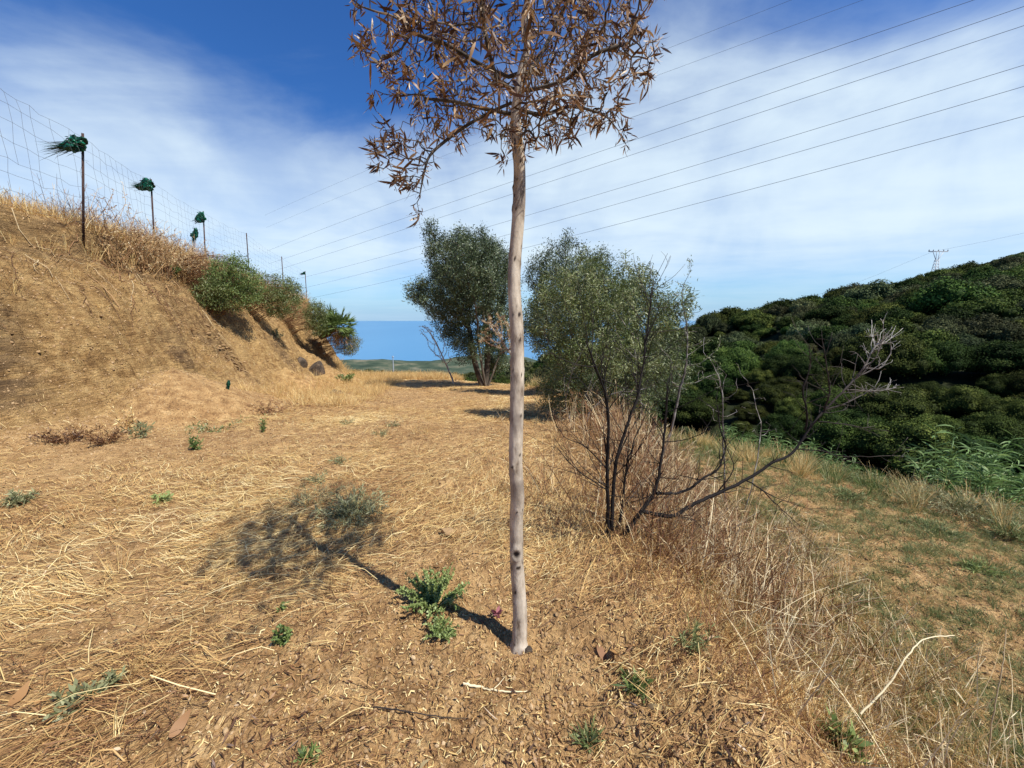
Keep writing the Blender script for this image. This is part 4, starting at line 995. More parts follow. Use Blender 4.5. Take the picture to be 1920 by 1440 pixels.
# far white houses on the coast
rg = np.random.default_rng(12)
for q, (u, y) in enumerate(((792, 1200), (800, 1180), (809, 1210), (818, 1190), (771, 1050), (845, 1230))):
    x_ = ray(u, 700)[0] * y; z_ = float(height(x_, y)); wdt, dp, ht = rg.uniform(9, 16), rg.uniform(8, 11), rg.uniform(5, 8)
    root = thing('far_house', ['white house farthest left of the coast town row', 'low white house in the coast town row', 'tall white house in the middle of the coast town row', 'white house right of the middle of the coast town row', 'lone white house on the slope below the coast town', 'white house at the far right end of the coast town'][q], 'house', (x_, y, z_ - .5), 'far white houses on the coast')
    mb = MB(); mb.box((-wdt / 2, -dp / 2, 0), (wdt / 2, dp / 2, ht)); link('wall', mb.mesh('wall', M['white_wall']), root)
    mb = MB(); mb.add([(-wdt / 2 - .4, -dp / 2 - .4, ht), (wdt / 2 + .4, -dp / 2 - .4, ht), (wdt / 2 + .4, dp / 2 + .4, ht), (-wdt / 2 - .4, dp / 2 + .4, ht), (-wdt / 2, 0, ht + 2), (wdt / 2, 0, ht + 2)], [[0, 1, 5, 4], [2, 3, 4, 5]], .5)
    link('roof', mb.mesh('roof', M['roof']), root)

# ------------------------------------------------------------------ plants
def herb(name, label, cat, loc, h, spread, nst, nl, L, W, mat, smat='stalk', seed=0, curl=.2, seg=2, group=None, lean=(0, 0), stemr=.002, up=.5, droop=.0, first=.15, stemt=.5, tb=0.0, wiggle=.12, sprout=True):
    rg = np.random.default_rng(seed + 500); root = thing(name, label, cat, np.asarray(loc) + np.array([0, 0, -.01]), group)
    mb = MB(); Pp, Dd, Tn = [], [], []
    for _ in range(nst):
        a = rg.uniform(0, 6.28); rr = spread * math.sqrt(rg.random()); hh = h * rg.uniform(.55, 1.05)
        b = np.array([math.cos(a) * rr * .25, math.sin(a) * rr * .25, 0])
        e = np.array([math.cos(a) * rr + lean[0], math.sin(a) * rr + lean[1], hh * (1 - .35 * rr / max(spread, 1e-3))])
        m = 6; t_ = np.linspace(0, 1, m)[:, None]
        c = b * (1 - t_) + e * t_; c[:, :2] -= (e - b)[:2] * (t_ * (1 - t_)) * .6; c[1:] += rg.normal(0, wiggle * h / m, (m - 1, 3))
        mb.tube(c, np.linspace(stemr, stemr * .4, m), 4 if stemr > .003 else 3, np.clip(stemt + rg.normal(0, .12), 0, 1))
        tone = rg.normal(0, .10)
        for _k in range(nl):
            u_ = rg.uniform(first, 1) * (m - 1); k_ = min(int(u_), m - 2); f = u_ - k_; p = c[k_] * (1 - f) + c[k_ + 1] * f
            tg = unit(c[k_ + 1] - c[k_]); Pp.append(p); Dd.append(tg * up + rg.normal(0, .55, 3)); Tn.append(tone)
    link('stems', mb.mesh('stems', M[smat], True), root)
    if Pp:
        n = len(Pp); Dd = np.array(Dd); Dd[:, 2] -= droop
        V, F, k = leaves_vf(np.array(Pp), Dd, L * rg.uniform(.55, 1.3, n), W * rg.uniform(.7, 1.25, n), curl, seg, rng=rg)
        link('leaves', mesh_np('leaves', V, F, M[mat], {'tone': np.repeat(np.clip(rg.normal(.5 + tb, .2, n) + np.array(Tn), 0, 1), k)}, seg > 2), root)
    return root
G = on_ground
herb('weed', 'bushy green weed just left of the slim trunk, crossed by its shadow', 'plant', G(816, 1128), .17, .20, 70, 64, .017, .010, 'green_leaf', 'green_leaf', 1, stemr=.0016, tb=.28)
herb('weed', 'low arm of green weed creeping towards the camera from the bushy one', 'plant', G(826, 1185), .075, .095, 28, 46, .014, .008, 'green_leaf', 'green_leaf', 2, tb=.28)
herb('weed', 'small dark green weed alone in the straw left of the bushy weed', 'plant', G(535, 1205), .11, .045, 10, 34, .020, .010, 'green_leaf', 'green_leaf', 3, tb=-.12)
herb('weed', 'tiny green sprig just above the dark weed in the straw', 'plant', G(528, 1143), .05, .03, 6, 20, .018, .010, 'green_leaf', 'green_leaf', 4)
herb('weed', 'blue-green weed half buried in straw at the lower left', 'plant', G(138, 1330), .09, .07, 12, 22, .035, .013, 'grey_leaf', 'green_leaf', 5, tb=.05)
herb('weed', 'thin blue-green sprig in the straw at lower left, right of the buried weed', 'plant', G(205, 1290), .07, .06, 8, 16, .03, .01, 'grey_leaf', 'green_leaf', 6)
herb('weed', 'leafy bright green upright weed at the bottom edge right of centre', 'plant', G(1575, 1425, .5), .20, .055, 7, 22, .062, .018, 'green_leaf', 'green_leaf', 7, stemr=.003, seg=4, tb=.15, up=.9)
herb('weed', 'grassy green tuft near the bottom edge right of the trunk', 'plant', G(1100, 1395, .5), .05, .05, 12, 12, .05, .006, 'green_grass', 'green_grass', 8, up=.9)
herb('weed', 'small green tuft among dead leaves right of the trunk base', 'plant', G(1195, 1290), .06, .06, 12, 16, .045, .009, 'green_leaf', 'green_grass', 9, up=.8)
herb('weed', 'wispy green weed on the embankment shoulder right of the trunk', 'plant', G(1300, 1225), .20, .09, 16, 16, .035, .005, 'green_grass', 'green_grass', 10, up=.9)
herb('weed', 'tiny dark green sprig at the bottom edge left of the trunk', 'plant', G(578, 1425, .5), .05, .03, 6, 14, .03, .008, 'green_leaf', 'green_leaf', 11, tb=-.1)
herb('weed', 'yellow-green seedling in the trampled straw in front of the bank', 'plant', G(305, 945), .12, .06, 6, 12, .05, .02, 'green_leaf', 'green_leaf', 12, tb=.3)
herb('weed', 'grey-green weed on bare soil at the left edge', 'plant', G(38, 945), .13, .13, 16, 18, .05, .012, 'grey_leaf', 'grey_leaf', 13)
herb('low_shrub', 'grey-green low shrub in the trunk crown shadow', 'shrub', G(662, 968), .19, .33, 85, 28, .045, .006, 'grey_leaf', 'stalk', 14, tb=.12, up=.9)
herb('low_shrub', 'flat spray of grey grass left of the grey-green low shrub', 'shrub', G(590, 945), .11, .42, 44, 16, .06, .004, 'grey_leaf', 'stalk', 15, tb=.05, up=.9)
herb('weed', 'dark green thistly weed on the debris at the foot of the bank', 'plant', G(262, 822), .34, .14, 9, 20, .06, .015, 'grey_leaf', 'grey_leaf', 16, tb=-.1)
herb('weed', 'pale dry thistle standing beside the dark green thistly weed', 'plant', G(238, 815), .55, .16, 8, 24, .06, .015, 'straw', 'stalk', 17, stemt=.9, tb=.2)
herb('weed', 'sprawling yellow-green weed at the foot of the debris cone', 'plant', G(410, 808), .26, .42, 12, 14, .06, .016, 'shrub_leaf', 'stalk', 18, tb=.2)
herb('weed', 'slender dark green weed at the right foot of the debris cone', 'plant', G(494, 812), .30, .08, 6, 20, .045, .012, 'green_leaf', 'green_leaf', 19, tb=-.1)
herb('weed', 'short dark green weed in front of the debris cone', 'plant', G(366, 845), .20, .08, 8, 20, .05, .014, 'green_leaf', 'green_leaf', 20, tb=-.2)
herb('weed', 'green sprig hanging on the middle of the bank face', 'plant', G(520, 635), .5, .25, 12, 18, .09, .03, 'grey_leaf', 'grey_leaf', 21, tb=.1)
herb('weed', 'round green cushion plant at the far foot of the bank', 'plant', G(648, 716), .45, .5, 30, 26, .09, .035, 'green_leaf', 'green_leaf', 22)
herb('weed', 'small dark cushion plant high on the bank face', 'plant', G(325, 515), .28, .2, 20, 24, .06, .02, 'green_leaf', 'green_leaf', 23, tb=-.25)
for q, (u, v, lb) in enumerate(((735, 800, 'grey-green tuft on the track left of the shaded straw'), (650, 795, 'green weed in the pale grass in the middle of the track'), (715, 815, 'small grey weed on the track in front of the shade'), (600, 905, 'pale grey-green weed above the low shrub'), (640, 870, 'thin sprig of weed on the track between bank and trunk'))):
    herb('weed', lb, 'plant', G(u, v), .10, .15, 12, 12, .04, .008, 'grey_leaf', 'grey_leaf', 30 + q)
# dead weeds lying on the bank foot
herb('dead_weed', 'brown dead weed mat at the foot of the bank at left', 'dead plant', G(128, 828), .22, .34, 46, 16, .045, .010, 'dead_leaf', 'stalk', 40, tb=-.15, stemt=.2)
herb('dead_weed', 'reddish-brown dead weed beside the dark green thistly weed', 'dead plant', G(200, 832), .22, .26, 34, 14, .045, .010, 'dead_leaf', 'stalk', 41, tb=-.1, stemt=.3)
herb('dead_weed', 'brown brush lying at the right foot of the debris cone', 'dead plant', G(500, 778), .3, .6, 60, 12, .06, .012, 'stalk', 'stalk', 42, tb=-.1, stemt=.3)
# tall dead stalk bushes at the top of the bank
def crest(u, v, y): p = P(u, v, y); p[2] = float(height(p[0], p[1])); return p
for q, (u, y, h, sp, n, lb) in enumerate(((215, 8.7, 1.55, .55, 16, 'tall pinkish dead stalks between the first and second fence posts'), (262, 9.6, 1.35, .6, 30, 'dense pinkish dead stalks just left of the second fence post'), (300, 10.6, 1.1, .6, 30, 'reddish dead stalks right behind the second fence post'),
        (330, 11.6, 1.1, .7, 36, 'rusty dead stalks between the second and third fence posts'), (362, 12.7, 1.1, .7, 36, 'brown dead stalks left of the third fence post'), (395, 13.6, .95, .7, 34, 'pale dead stalks right of the third fence post'))):
    p = crest(u, 440, y)
    herb('dead_bush', lb, 'dead bush', p, h * 1.3, sp, int(n * 1.3), 34, .055, .014, 'stalk', 'stalk', 50 + q, stemr=.0085, stemt=.5, tb=.15, wiggle=.35, group='dead stalk bushes along the fence', up=.5, first=.4)
# green bushes leaning over the bank edge
def bank_bush(label, u, v, y, rx, rz, n, mat, seed, L=.07, W=.022, tb=0.0, stem='stalk', lean=.3):
    c = P(u, v, y); base = np.array([c[0] - .3 * rx, c[1], float(height(c[0] - .3 * rx, c[1]))]); rg = np.random.default_rng(seed)
    root = thing('bank_bush', label, 'bush', base, 'green bushes growing over the bank edge')
    mb = MB(); pos, dr, tn = [], [], []
    for _ in range(n):
        q = unit(rg.normal(size=3)) * rg.random()**.4 * np.array([rx, rx, rz]); e = c + q - base; m = 5; t_ = np.linspace(0, 1, m)[:, None]
        wx = e + base; of_ = np.linspace(.03, 2.4, 14); hs_ = height(wx[0] - of_, wx[1] + 0 * of_); ok_ = np.nonzero(hs_ > wx[2] - rg.uniform(.15, .5))[0]; kk_ = ok_[0] if len(ok_) else 13; bx = np.array([wx[0] - of_[kk_], wx[1], hs_[kk_] - .03]); b = bx - base; b[2] = min(b[2], e[2] - .05); cc = b * (1 - t_) + e * t_; cc[:, 2] += (t_ * (1 - t_))[:, 0] * rz * .7
        mb.tube(cc, np.linspace(.006, .002, m), 3, rg.uniform(.1, .5))
        k = 34; cl_ = rg.normal(0, .1)
        pp = e + rg.normal(0, .07, (k, 3)) ; pos.append(pp); dr.append(np.tile(unit(e) * .5 + np.array([0, 0, .3]), (k, 1)) + rg.normal(0, .6, (k, 3))); tn.append(np.full(k, cl_))
    link('stems', mb.mesh('stems', M[stem], True), root)
    pos = np.vstack(pos); dr = np.vstack(dr); m = len(pos)
    V, F, k = leaves_vf(pos, dr, L * rg.uniform(.6, 1.3, m), W * rg.uniform(.7, 1.2, m), .2, 2, rng=rg)
    link('leaves', mesh_np('leaves', V, F, M[mat], {'tone': np.repeat(np.clip(rg.normal(.45 + tb, .2, m) + np.concatenate(tn), 0, 1), k)}), root)
bank_bush('large dark green bush spilling over the bank edge', 442, 532, 12.0, .72, .85, 300, 'green_leaf', 61, tb=-.02)
bank_bush('small yellow-green bush below the large dark green one', 395, 555, 11.3, .45, .45, 110, 'shrub_leaf', 62, tb=.05)
bank_bush('broad olive-green bush right of the large dark green one', 522, 556, 14.6, .85, .80, 260, 'shrub_leaf', 63, tb=.06)
bank_bush('yellowish bush at the bank edge just left of the palm', 592, 596, 18.2, .55, .85, 190, 'shrub_leaf', 64, tb=.1)
bank_bush('grey-green shrub hanging under the palm at the end of the bank', 652, 640, 20.0, .65, .75, 170, 'grey_leaf', 65, tb=-.15)
# dwarf fan palm
def palm():
    c = P(628, 612, 19.6); root = thing('fan_palm', 'dwarf fan palm with dark green leaves leaning out at the end of the bank', 'palm', c); rg = np.random.default_rng(8)
    proto = []
    for q in range(4):
        nb = 15; a = np.linspace(-1.35, 1.35, nb) + rg.normal(0, .04, nb)
        dv = np.stack([np.sin(a), np.cos(a), rg.normal(.05, .1, nb)], -1); pos = np.tile([0, .42, 0.0], (nb, 1)) + dv * .02
        V, F, k = leaves_vf(pos, dv, .52 * (1 - .18 * np.abs(a)) * rg.uniform(.9, 1.1, nb), .045, .08, 3, wp=[.6, 1, .8, .05], rng=rg)
        mb = MB(); mb.add(V, F, np.repeat(rg.uniform(.15, .7, nb), k)); mb.tube([(0, 0, 0), (0, .22, .015), (0, .44, 0)], [.012, .009, .007], 4, .3)
        proto.append(mb.mesh('frond', M['green_leaf']))
    dry = MB(); 
    for q in range(150):
        el_ = rg.uniform(-.7, 1.35); azm = rg.uniform(0, 6.28)
        o = link('frond', proto[q % 4], root, rg.normal(0, .12, 3) + np.array([math.cos(azm), math.sin(azm), 0]) * .25)
        o.rotation_euler = Vector((math.cos(azm) * math.cos(el_), math.sin(azm) * math.cos(el_), math.sin(el_))).to_track_quat('Y', 'Z').to_euler(); o.scale = (rg.uniform(.62, 1.0),) * 3
    n = 200; V, F, k = leaves_vf(rg.normal(0, .22, (n, 3)) + np.array([.15, -.1, -.45]), rg.normal(0, .35, (n, 3)) + np.array([0.1, 0, -1]), .36, .03, .15, 2, rng=rg)
    link('dead_skirt', mesh_np('dead_skirt', V, F, M['stalk'], {'tone': np.repeat(rg.uniform(.1, .7, n), k)}), root)
    # short woody trunk anchoring it in the slope
    e = P(600, 628, 19.6); mb = MB(); mb.tube([e - c, (e - c) * .5 + np.array([0, 0, -.12]), (0, 0, 0)], [.24, .2, .15], 8, .2); link('trunk', mb.mesh('trunk', M['bark'], True), root)
palm()

# giant cane beyond the terrace
def cane_mesh(seed, h, n):
    rg = np.random.default_rng(seed); st = MB(); Pp, Dd = [], []
    for _ in range(n):
        a = rg.uniform(0, 6.28); b = np.array([math.cos(a), math.sin(a), 0]) * rg.random()**.5 * .5; hh = h * rg.uniform(.6, 1.05)
        e = b * 1.8 + np.array([rg.normal(0, .18), rg.normal(0, .18), hh]); m = 8; t_ = np.linspace(0, 1, m)[:, None]; c = b * (1 - t_) + e * t_; c[:, :2] += (t_**2) * rg.normal(0, .16, 2)
        st.tube(c, np.linspace(.011, .004, m), 5, rg.uniform(.3, .8))
        for q in range(26):
            u_ = (.18 + .82 * (q / 26)) * (m - 1); k = min(int(u_), m - 2); f = u_ - k; p = c[k] * (1 - f) + c[k + 1] * f; az_ = q * 2.6 + rg.normal(0, .5)
            Pp.append(p); Dd.append((math.cos(az_), math.sin(az_), rg.uniform(.3, 1.1)))
    n = len(Pp); V, F, k = leaves_vf(np.array(Pp), np.array(Dd), rg.uniform(.28, .52, n), rg.uniform(.022, .042, n), .05, 4, droop=rg.uniform(.15, .6, n)[:, None], rng=rg)
    return st.mesh('culms', M['cane_leaf'], True), mesh_np('leaves', V, F, M['cane_leaf'], {'tone': np.repeat(np.clip(rg.normal(.52, .2, n), 0, 1), k)}, True)
cm = [cane_mesh(1, 2.1, 20), cane_mesh(2, 1.8, 17), cane_mesh(3, 2.3, 22)]
cl_ = [(1800, 905, 6.3), (1842, 900, 6.5), (1880, 905, 6.3), (1915, 920, 6.1), (1950, 930, 5.9), (1830, 880, 7.2), (1880, 880, 7.2), (1935, 890, 6.9), (1990, 900, 6.4), (1860, 865, 8.0), (1925, 865, 7.8), (1985, 870, 7.4),
       (1440, 812, 9.4), (1475, 815, 9.2), (1510, 822, 9.0), (1545, 835, 8.7), (1410, 808, 9.9), (1380, 806, 10.2), (1585, 845, 8.6), (1640, 850, 8.8)]
for q, (u, v, y) in enumerate(cl_):
    p = P(u, v, y); p[2] = float(height(p[0], p[1])) - .05; far_ = q >= 12
    lb = 'giant cane clump with broad arching leaves in the thicket at the right edge' if not far_ else 'green cane clump in the row along the far edge of the terrace'
    root = thing('cane_clump', lb, 'cane', p, 'giant canes at the right edge' if not far_ else 'canes along the far terrace edge', rz=q * 1.3)
    a, b = cm[q % 3]; link('culms', a, root); link('leaves', b, root); root.scale = (.50,) * 3 if far_ else (.72,) * 3

# shrubs on the terrace
for q, (u, v, h, sp, mat, tb, n, lb) in enumerate(((1632, 912, .22, .42, 'green_grass', .1, 110, 'round green grassy shrub in the middle of the terrace'), (1800, 960, .26, .75, 'grey_leaf', .1, 170, 'wide grey cushion shrub on the terrace below the canes'),
        (1640, 880, .2, .45, 'grey_leaf', .0, 90, 'grey-green cushion behind the round green shrub'), (1700, 905, .2, .5, 'grey_leaf', .2, 90, 'pale grey cushion right of the round green shrub'), (1835, 1070, .10, .18, 'green_leaf', .2, 24, 'bright green small plant on bare terrace soil'),
        (1540, 865, .35, .35, 'straw', -.1, 70, 'orange dry grass mound at the terrace head'), (1590, 935, .14, .3, 'green_grass', 0, 50, 'thin green tuft left of the round green shrub'), (1750, 1000, .12, .3, 'green_grass', .05, 50, 'low green tuft in front of the wide grey cushion'),
        (1900, 1010, .2, .3, 'green_grass', -.1, 60, 'dark green tuft at the right edge of the terrace'))):
    herb('terrace_shrub', lb, 'shrub', G(u, v), h, sp, n, 22, .055, .007, mat, 'stalk', 70 + q, tb=tb, up=.9)

# stones, sticks, dead leaves one can point at
def stone(name, label, p, size, seed, mat, rz=0):
    o = link(name, rock_mesh(name, size, seed, mat), None, p, label, 'stone'); o.rotation_euler.z = rz; return o
stone('stone', 'pale brown stone with a dark hollow beneath, above the bushy weed', G(838, 1002) + np.array([0, 0, .02]), (.06, .05, .035), 1, M['clod'])
stone('stone', 'small dark stone touching the foot of the slim trunk', G(992, 1222) + np.array([0, 0, .008]), (.025, .02, .018), 2, M['rock'])
stone('stone', 'flat tan stone in the bare soil left of the trunk shadow', G(664, 1115) + np.array([0, 0, .006]), (.035, .03, .015), 3, M['clod'])
stone('boulder', 'large dark angular rock embedded in the end of the bank', G(598, 705) + np.array([-.22, .1, 0]), (.42, .36, .80), 4, M['rock'], .4)
stone('boulder', 'smaller dark rock left of the large one in the bank', G(572, 690) + np.array([-.18, .05, 0]), (.26, .26, .45), 5, M['rock'], 1.4)
stone('boulder', 'low dark rock at the foot of the far bank', G(628, 738), (.25, .2, .2), 6, M['rock'])
def stick(name, label, px, r0, r1, mat, tone, cat='stick', lift=.012, yd=None, forks=()):
    if yd: pts = np.array([P(u, v, d) for (u, v), d in zip(px, yd)])
    else: pts = np.array([G(u, v, .5) + np.array([0, 0, lift]) for u, v in px])
    o = pts[0].copy(); c = curve_pts(pts - o, 26); mb = MB(); mb.tube(c + RNG.normal(0, r0 * .25, c.shape), np.linspace(r0, r1, 26), 6, tone)
    for (k, d, ln) in forks:
        a = c[k]; mb.tube([a, a + np.array(d) * ln * .5, a + np.array(d) * ln + np.array([0, 0, .01])], [r1 * 1.2, r1, r1 * .5], 5, tone)
    return link(name, mb.mesh(name, M[mat], True), None, o, label, cat)
stick('stick', 'pale forked stick lying on bare soil below the trunk', [(868, 1288), (905, 1294), (950, 1302), (990, 1300)], .006, .002, 'stalk', .95, forks=[(12, (.6, .5, .1), .08)])
stick('stick', 'dark thin twig lying left of the bottom centre', [(700, 1330), (760, 1340), (830, 1350), (880, 1352)], .003, .0015, 'dark_wood', .3)
stick('dry_stalk', 'long pale bent stalk leaning over the embankment at lower right', [(1613, 1338), (1665, 1285), (1700, 1232), (1735, 1198), (1790, 1192)], .0042, .002, 'stalk', .95, 'dry stalk', yd=(1.42, 1.47, 1.52, 1.58, 1.62))
stick('dry_stalk', 'tall pale stalk standing near the right edge at the bottom', [(1850, 1440), (1862, 1340), (1880, 1250), (1886, 1180)], .0032, .0015, 'stalk', .8, 'dry stalk', yd=(1.4, 1.42, 1.45, 1.5))
stick('dry_stalk', 'left one of two pale stalks standing on the bank face', [(92, 612), (86, 575), (72, 522)], .022, .009, 'stalk', .85, 'dry stalk', yd=(7.2, 7.15, 7.1))
stick('dry_stalk', 'right one of two pale stalks standing on the bank face', [(96, 612), (101, 570), (96, 520)], .018, .008, 'stalk', .85, 'dry stalk', yd=(7.2, 7.15, 7.1))
stick('stick', 'short broken branch stuck out of the bank face', [(122, 575), (150, 580), (172, 583)], .02, .008, 'stalk', .6, yd=(7.0, 6.9, 6.8))
for q, (lb, px) in enumerate((('pale root hanging from the bank crest at the left', [(160, 470), (180, 480), (205, 492), (235, 510)]), ('thin curved root on the bank under the second fence post', [(165, 520), (195, 545), (222, 575), (226, 590)]), ('small looped root on the bank below the dark cushion plant', [(312, 540), (318, 552), (320, 570)]), ('dry root across the bank face near the green bush', [(300, 522), (325, 530), (340, 545)]))):
    stick('root', lb, px, .014, .006, 'stalk', .5, 'root', lift=.03)
# pink dead flower-like leaf cluster
rg = np.random.default_rng(3); p = G(932, 1155)
n = 9; V, F, k = leaves_vf(np.zeros((n, 3)), np.stack([np.cos(np.arange(n) * .7), np.sin(np.arange(n) * .7), rg.uniform(.3, .9, n)], -1), .038, .022, .3, 3, rng=rg)
link('dead_flower', mesh_np('dead_flower', V, F, M['pink'], {'tone': np.repeat(rg.random(n), k)}, True), None, p + np.array([0, 0, .01]), 'small pinkish curled leaf rosette left of the trunk base', 'dead leaf')
# big curled dead leaves right of the trunk
for q, (u, v, lb) in enumerate(((1170, 1245, 'tan curled dead leaf, nearest the trunk in the leaf pile'), (1200, 1300, 'broad pale dead leaf in the middle of the leaf pile'), (1165, 1320, 'cracked pale dead leaf at the left of the leaf pile'), (1215, 1330, 'folded pale dead leaf at the bottom of the leaf pile'), (1150, 1225, 'small brown dead leaf at the top of the leaf pile'), (1120, 1215, 'dark curled dead leaf right beside the bare soil'), (805, 1432, 'pale round dead leaf at the bottom edge'), (320, 1390, 'brown strap-like dead leaf at the lower left'), (20, 1330, 'orange-brown strap leaf at the left edge'))):
    p = G(u, v, .5); V, F, k = leaves_vf(np.zeros((1, 3)), rg.normal(size=(1, 3)) * np.array([1, 1, .15]), .075, .04, np.array([.5]), 4, wp=[.3, .9, 1, .7, .1], rng=rg)
    link('dead_leaf', mesh_np('dead_leaf', V, F, M['straw'], {'tone': np.full(k, [.8, .95, .9, .92, .4, .25, .95, .3, .35][q])}, True), None, p + np.array([0, 0, .015]), lb, 'dead leaf', 'large dead leaves on the ground')

# ------------------------------------------------------------------ straw, litter, clods, standing grass
rg = np.random.default_rng(2024)
def polar(n, r0, r1, p=-.1, a0=-66, a1=64):
    u = rg.random(n); e = p + 1
    r = (r0**e + u * (r1**e - r0**e))**(1 / e); a = np.radians(rg.uniform(a0, a1, n)); return r * np.sin(a), r * np.cos(a), r
def lay(name, label, x, y, r, L, W, ang, mat, tone, lift, arch, bend=.35, seg=3):
    n = len(x); ts = np.linspace(-.5, .5, seg + 1)
    b = rg.normal(0, bend, n)
    th = ang[:, None] + b[:, None] * ts[None] * 2
    px = x[:, None] + L[:, None] * ts * np.cos(ang)[:, None] - (b * L)[:, None] * (ts**2)[None] * np.sin(ang)[:, None]
    py = y[:, None] + L[:, None] * ts * np.sin(ang)[:, None] + (b * L)[:, None] * (ts**2)[None] * np.cos(ang)[:, None]
    pz = height(px, py)
    pm = pz.mean(1, keepdims=True); lin = pz[:, :1] + (pz[:, -1:] - pz[:, :1]) * (ts[None] + .5)
    pz = np.maximum(pz, .4 * pz + .6 * lin)
    pz = pz + lift[:, None] + arch[:, None] * (1 - 4 * ts**2)[None] + (rg.normal(0, 1, n) * .10 * L)[:, None] * ts[None]
    px_ = -np.sin(th) * W[:, None] * .5; py_ = np.cos(th) * W[:, None] * .5
    tilt = (rg.normal(0, .35, n) * W)[:, None]
    A = np.stack([px - px_, py - py_, pz - tilt * .5], -1); B = np.stack([px + px_, py + py_, pz + tilt * .5], -1)
    k = (seg + 1) * 2; V = np.stack([A, B], 2).reshape(-1, 3)
    bq = np.arange(seg) * 2; f = np.stack([bq, bq + 1, bq + 3, bq + 2], -1)
    F = (np.arange(n)[:, None, None] * k + f[None]).reshape(-1, 4)
    return link(name, mesh_np(name, V, F, mat, {'tone': np.repeat(tone, k)}), kind='stuff', label=label)
x, y, r = polar(520000, .55, 26)
dn = straws(x, y); keep = rg.random(len(x)) < .86 * dn**1.3; x, y, r = x[keep], y[keep], r[keep]; n = len(x)
leftness = ss(-.2, -1.3, x) * ss(4.5, 2.0, y); L = rg.uniform(.025, .12, n) * (1 + r * .05) * (1 + .8 * leftness); W = rg.uniform(.0008, .0021, n) * (1 + r / 5)
flow = 2.4 * vnoise(x * .55 + 5, y * .55, 201) + .45 + .8 * vnoise(x * 2, y * 2, 203)      # matted locks of straw share a lie
ang = np.where(rg.random(n) < .72, flow + rg.normal(0, .35, n), rg.uniform(0, math.pi, n))
zone = fbm(x * .8, y * .8, 3, 207)
brown = 1.2 * np.exp(-(((x + 1.0) / .85)**2 + ((y - 1.2) / .26)**2)) + .7 * ss(.0, .35, vnoise(x * 1.3, y * 1.3, 209)) + .5 * ss(.3, .9, x)
tone = np.clip(rg.normal(.66, .22, n) + zone * .45 - .30 * np.clip(brown, 0, 1) - .03 * ss(4, 12, r), 0, 1)
lay('straw_mat', 'matted dry straw covering the track', x, y, r, L, W, ang, M['straw'], tone, rg.random(n)**1.6 * .035, rg.random(n)**3 * .035, seg=2)
print('straw', n)
# coarse stalks on top
x, y, r = polar(4500, .6, 16); keep = rg.random(len(x)) < np.clip(straws(x, y) + .06, 0, 1)**1.2 * (.25 + .75 * ss(0, -1.2, x)); x, y, r = x[keep], y[keep], r[keep]; n = len(x)
lay('coarse_straw', 'longer pale stalks lying on the straw', x, y, r, rg.uniform(.10, .42, n), rg.uniform(.0016, .0038, n), rg.normal(.5, .7, n), M['straw'], np.clip(rg.normal(.8, .15, n), 0, 1), rg.uniform(.01, .05, n), rg.random(n)**2 * .05, .5, 4)
# short bits of litter and dead leaves in the bare soil
x, y, r = polar(110000, .5, 14); e_ = x - edge_x(y); keep = (bank_w(x, y) < .1) & (e_ < 4.0) & (rg.random(len(x)) < .35 + .65 * ss(.30, -.1, straws(x, y) - .3)); x, y, r = x[keep], y[keep], r[keep]; n = len(x)
lay('litter', 'broken bits of straw and leaf on the soil', x, y, r, rg.uniform(.006, .035, n), rg.uniform(.0012, .0045, n), rg.uniform(0, 3.14, n), M['straw'], rg.random(n), rg.uniform(.0, .012, n), rg.uniform(0, .006, n), .9, 2)
x, y, r = polar(22000, .5, 5, .2); pw = np.exp(-(((x + 1.0) / .9)**2 + ((y - 1.15) / .33)**2)) + np.exp(-(((x - .55) / .35)**2 + ((y - 1.2) / .4)**2)) + .08
keep = rg.random(len(x)) < pw * .7; x, y, r = x[keep], y[keep], r[keep]; n = len(x); z = height(x, y)
V, F, k = leaves_vf(np.stack([x, y, z + rg.uniform(.002, .03, n)], -1), rg.normal(size=(n, 3)) * np.array([1, 1, .3]), rg.uniform(.015, .05, n), rg.uniform(.003, .010, n), rg.normal(0, .5, n), 3, rng=rg)
link('leaf_litter', mesh_np('leaf_litter', V, F, M['dead_leaf'], {'tone': np.repeat(np.clip(rg.beta(1.3, 1.8, n), 0, 1), k)}, True), kind='stuff', label='curled brown dead leaves lying in the straw')
# clods of earth
ccol = bpy.data.collections.new('clod_kinds')
for q in range(5):
    me = rock_mesh('clod', (1, rg.uniform(.7, 1), rg.uniform(.5, .8)), 40 + q, M['clod'], 2 if q < 2 else 1)
    me.attributes['tone'].data.foreach_set('value', np.full(len(me.vertices), [.2, .45, .6, .75, .88][q], np.float32))
    ccol.objects.link(bpy.data.objects.new('clod_kind', me))
x, y, r = polar(150000, .5, 13, .05); s_ = straws(x, y); keep = (rg.random(len(x)) < np.clip(1.05 - s_, .1, 1)) & (coords(x, y)[0] < 8); x, y, r = x[keep], y[keep], r[keep]; n = len(x); z = height(x, y)
sc = .0016 + .0075 * rg.random(n)**4 * 1.6 + .0005 * r; sc *= rg.uniform(.7, 1.3, n)
scatter('clods', np.stack([x, y, z + sc * .2], -1), rg.uniform(0, 6.28, (n, 3)), sc, ccol, 5, 'small clods and stones on the bare soil', idx=rg.choice(5, n, p=[.25, .3, .25, .16, .04]))
# clods on the bank face
n = 26000; yy = 2.5 + rg.random(n)**1.2 * 20; wv = rg.uniform(-.25, 1.05, n); xx = foot_x(yy) - wv * (foot_x(yy) - crest_x(yy)); z = height(xx, yy)
sc = (.006 + .024 * rg.random(n)**6) * np.interp(yy, [3, 20], [1, 1.5])
scatter('bank_clods', np.stack([xx, yy, z], -1), rg.uniform(0, 6.28, (n, 3)), sc, ccol, 5, 'crumbs of earth on the bank face', idx=rg.choice([1, 2, 2, 3], n))

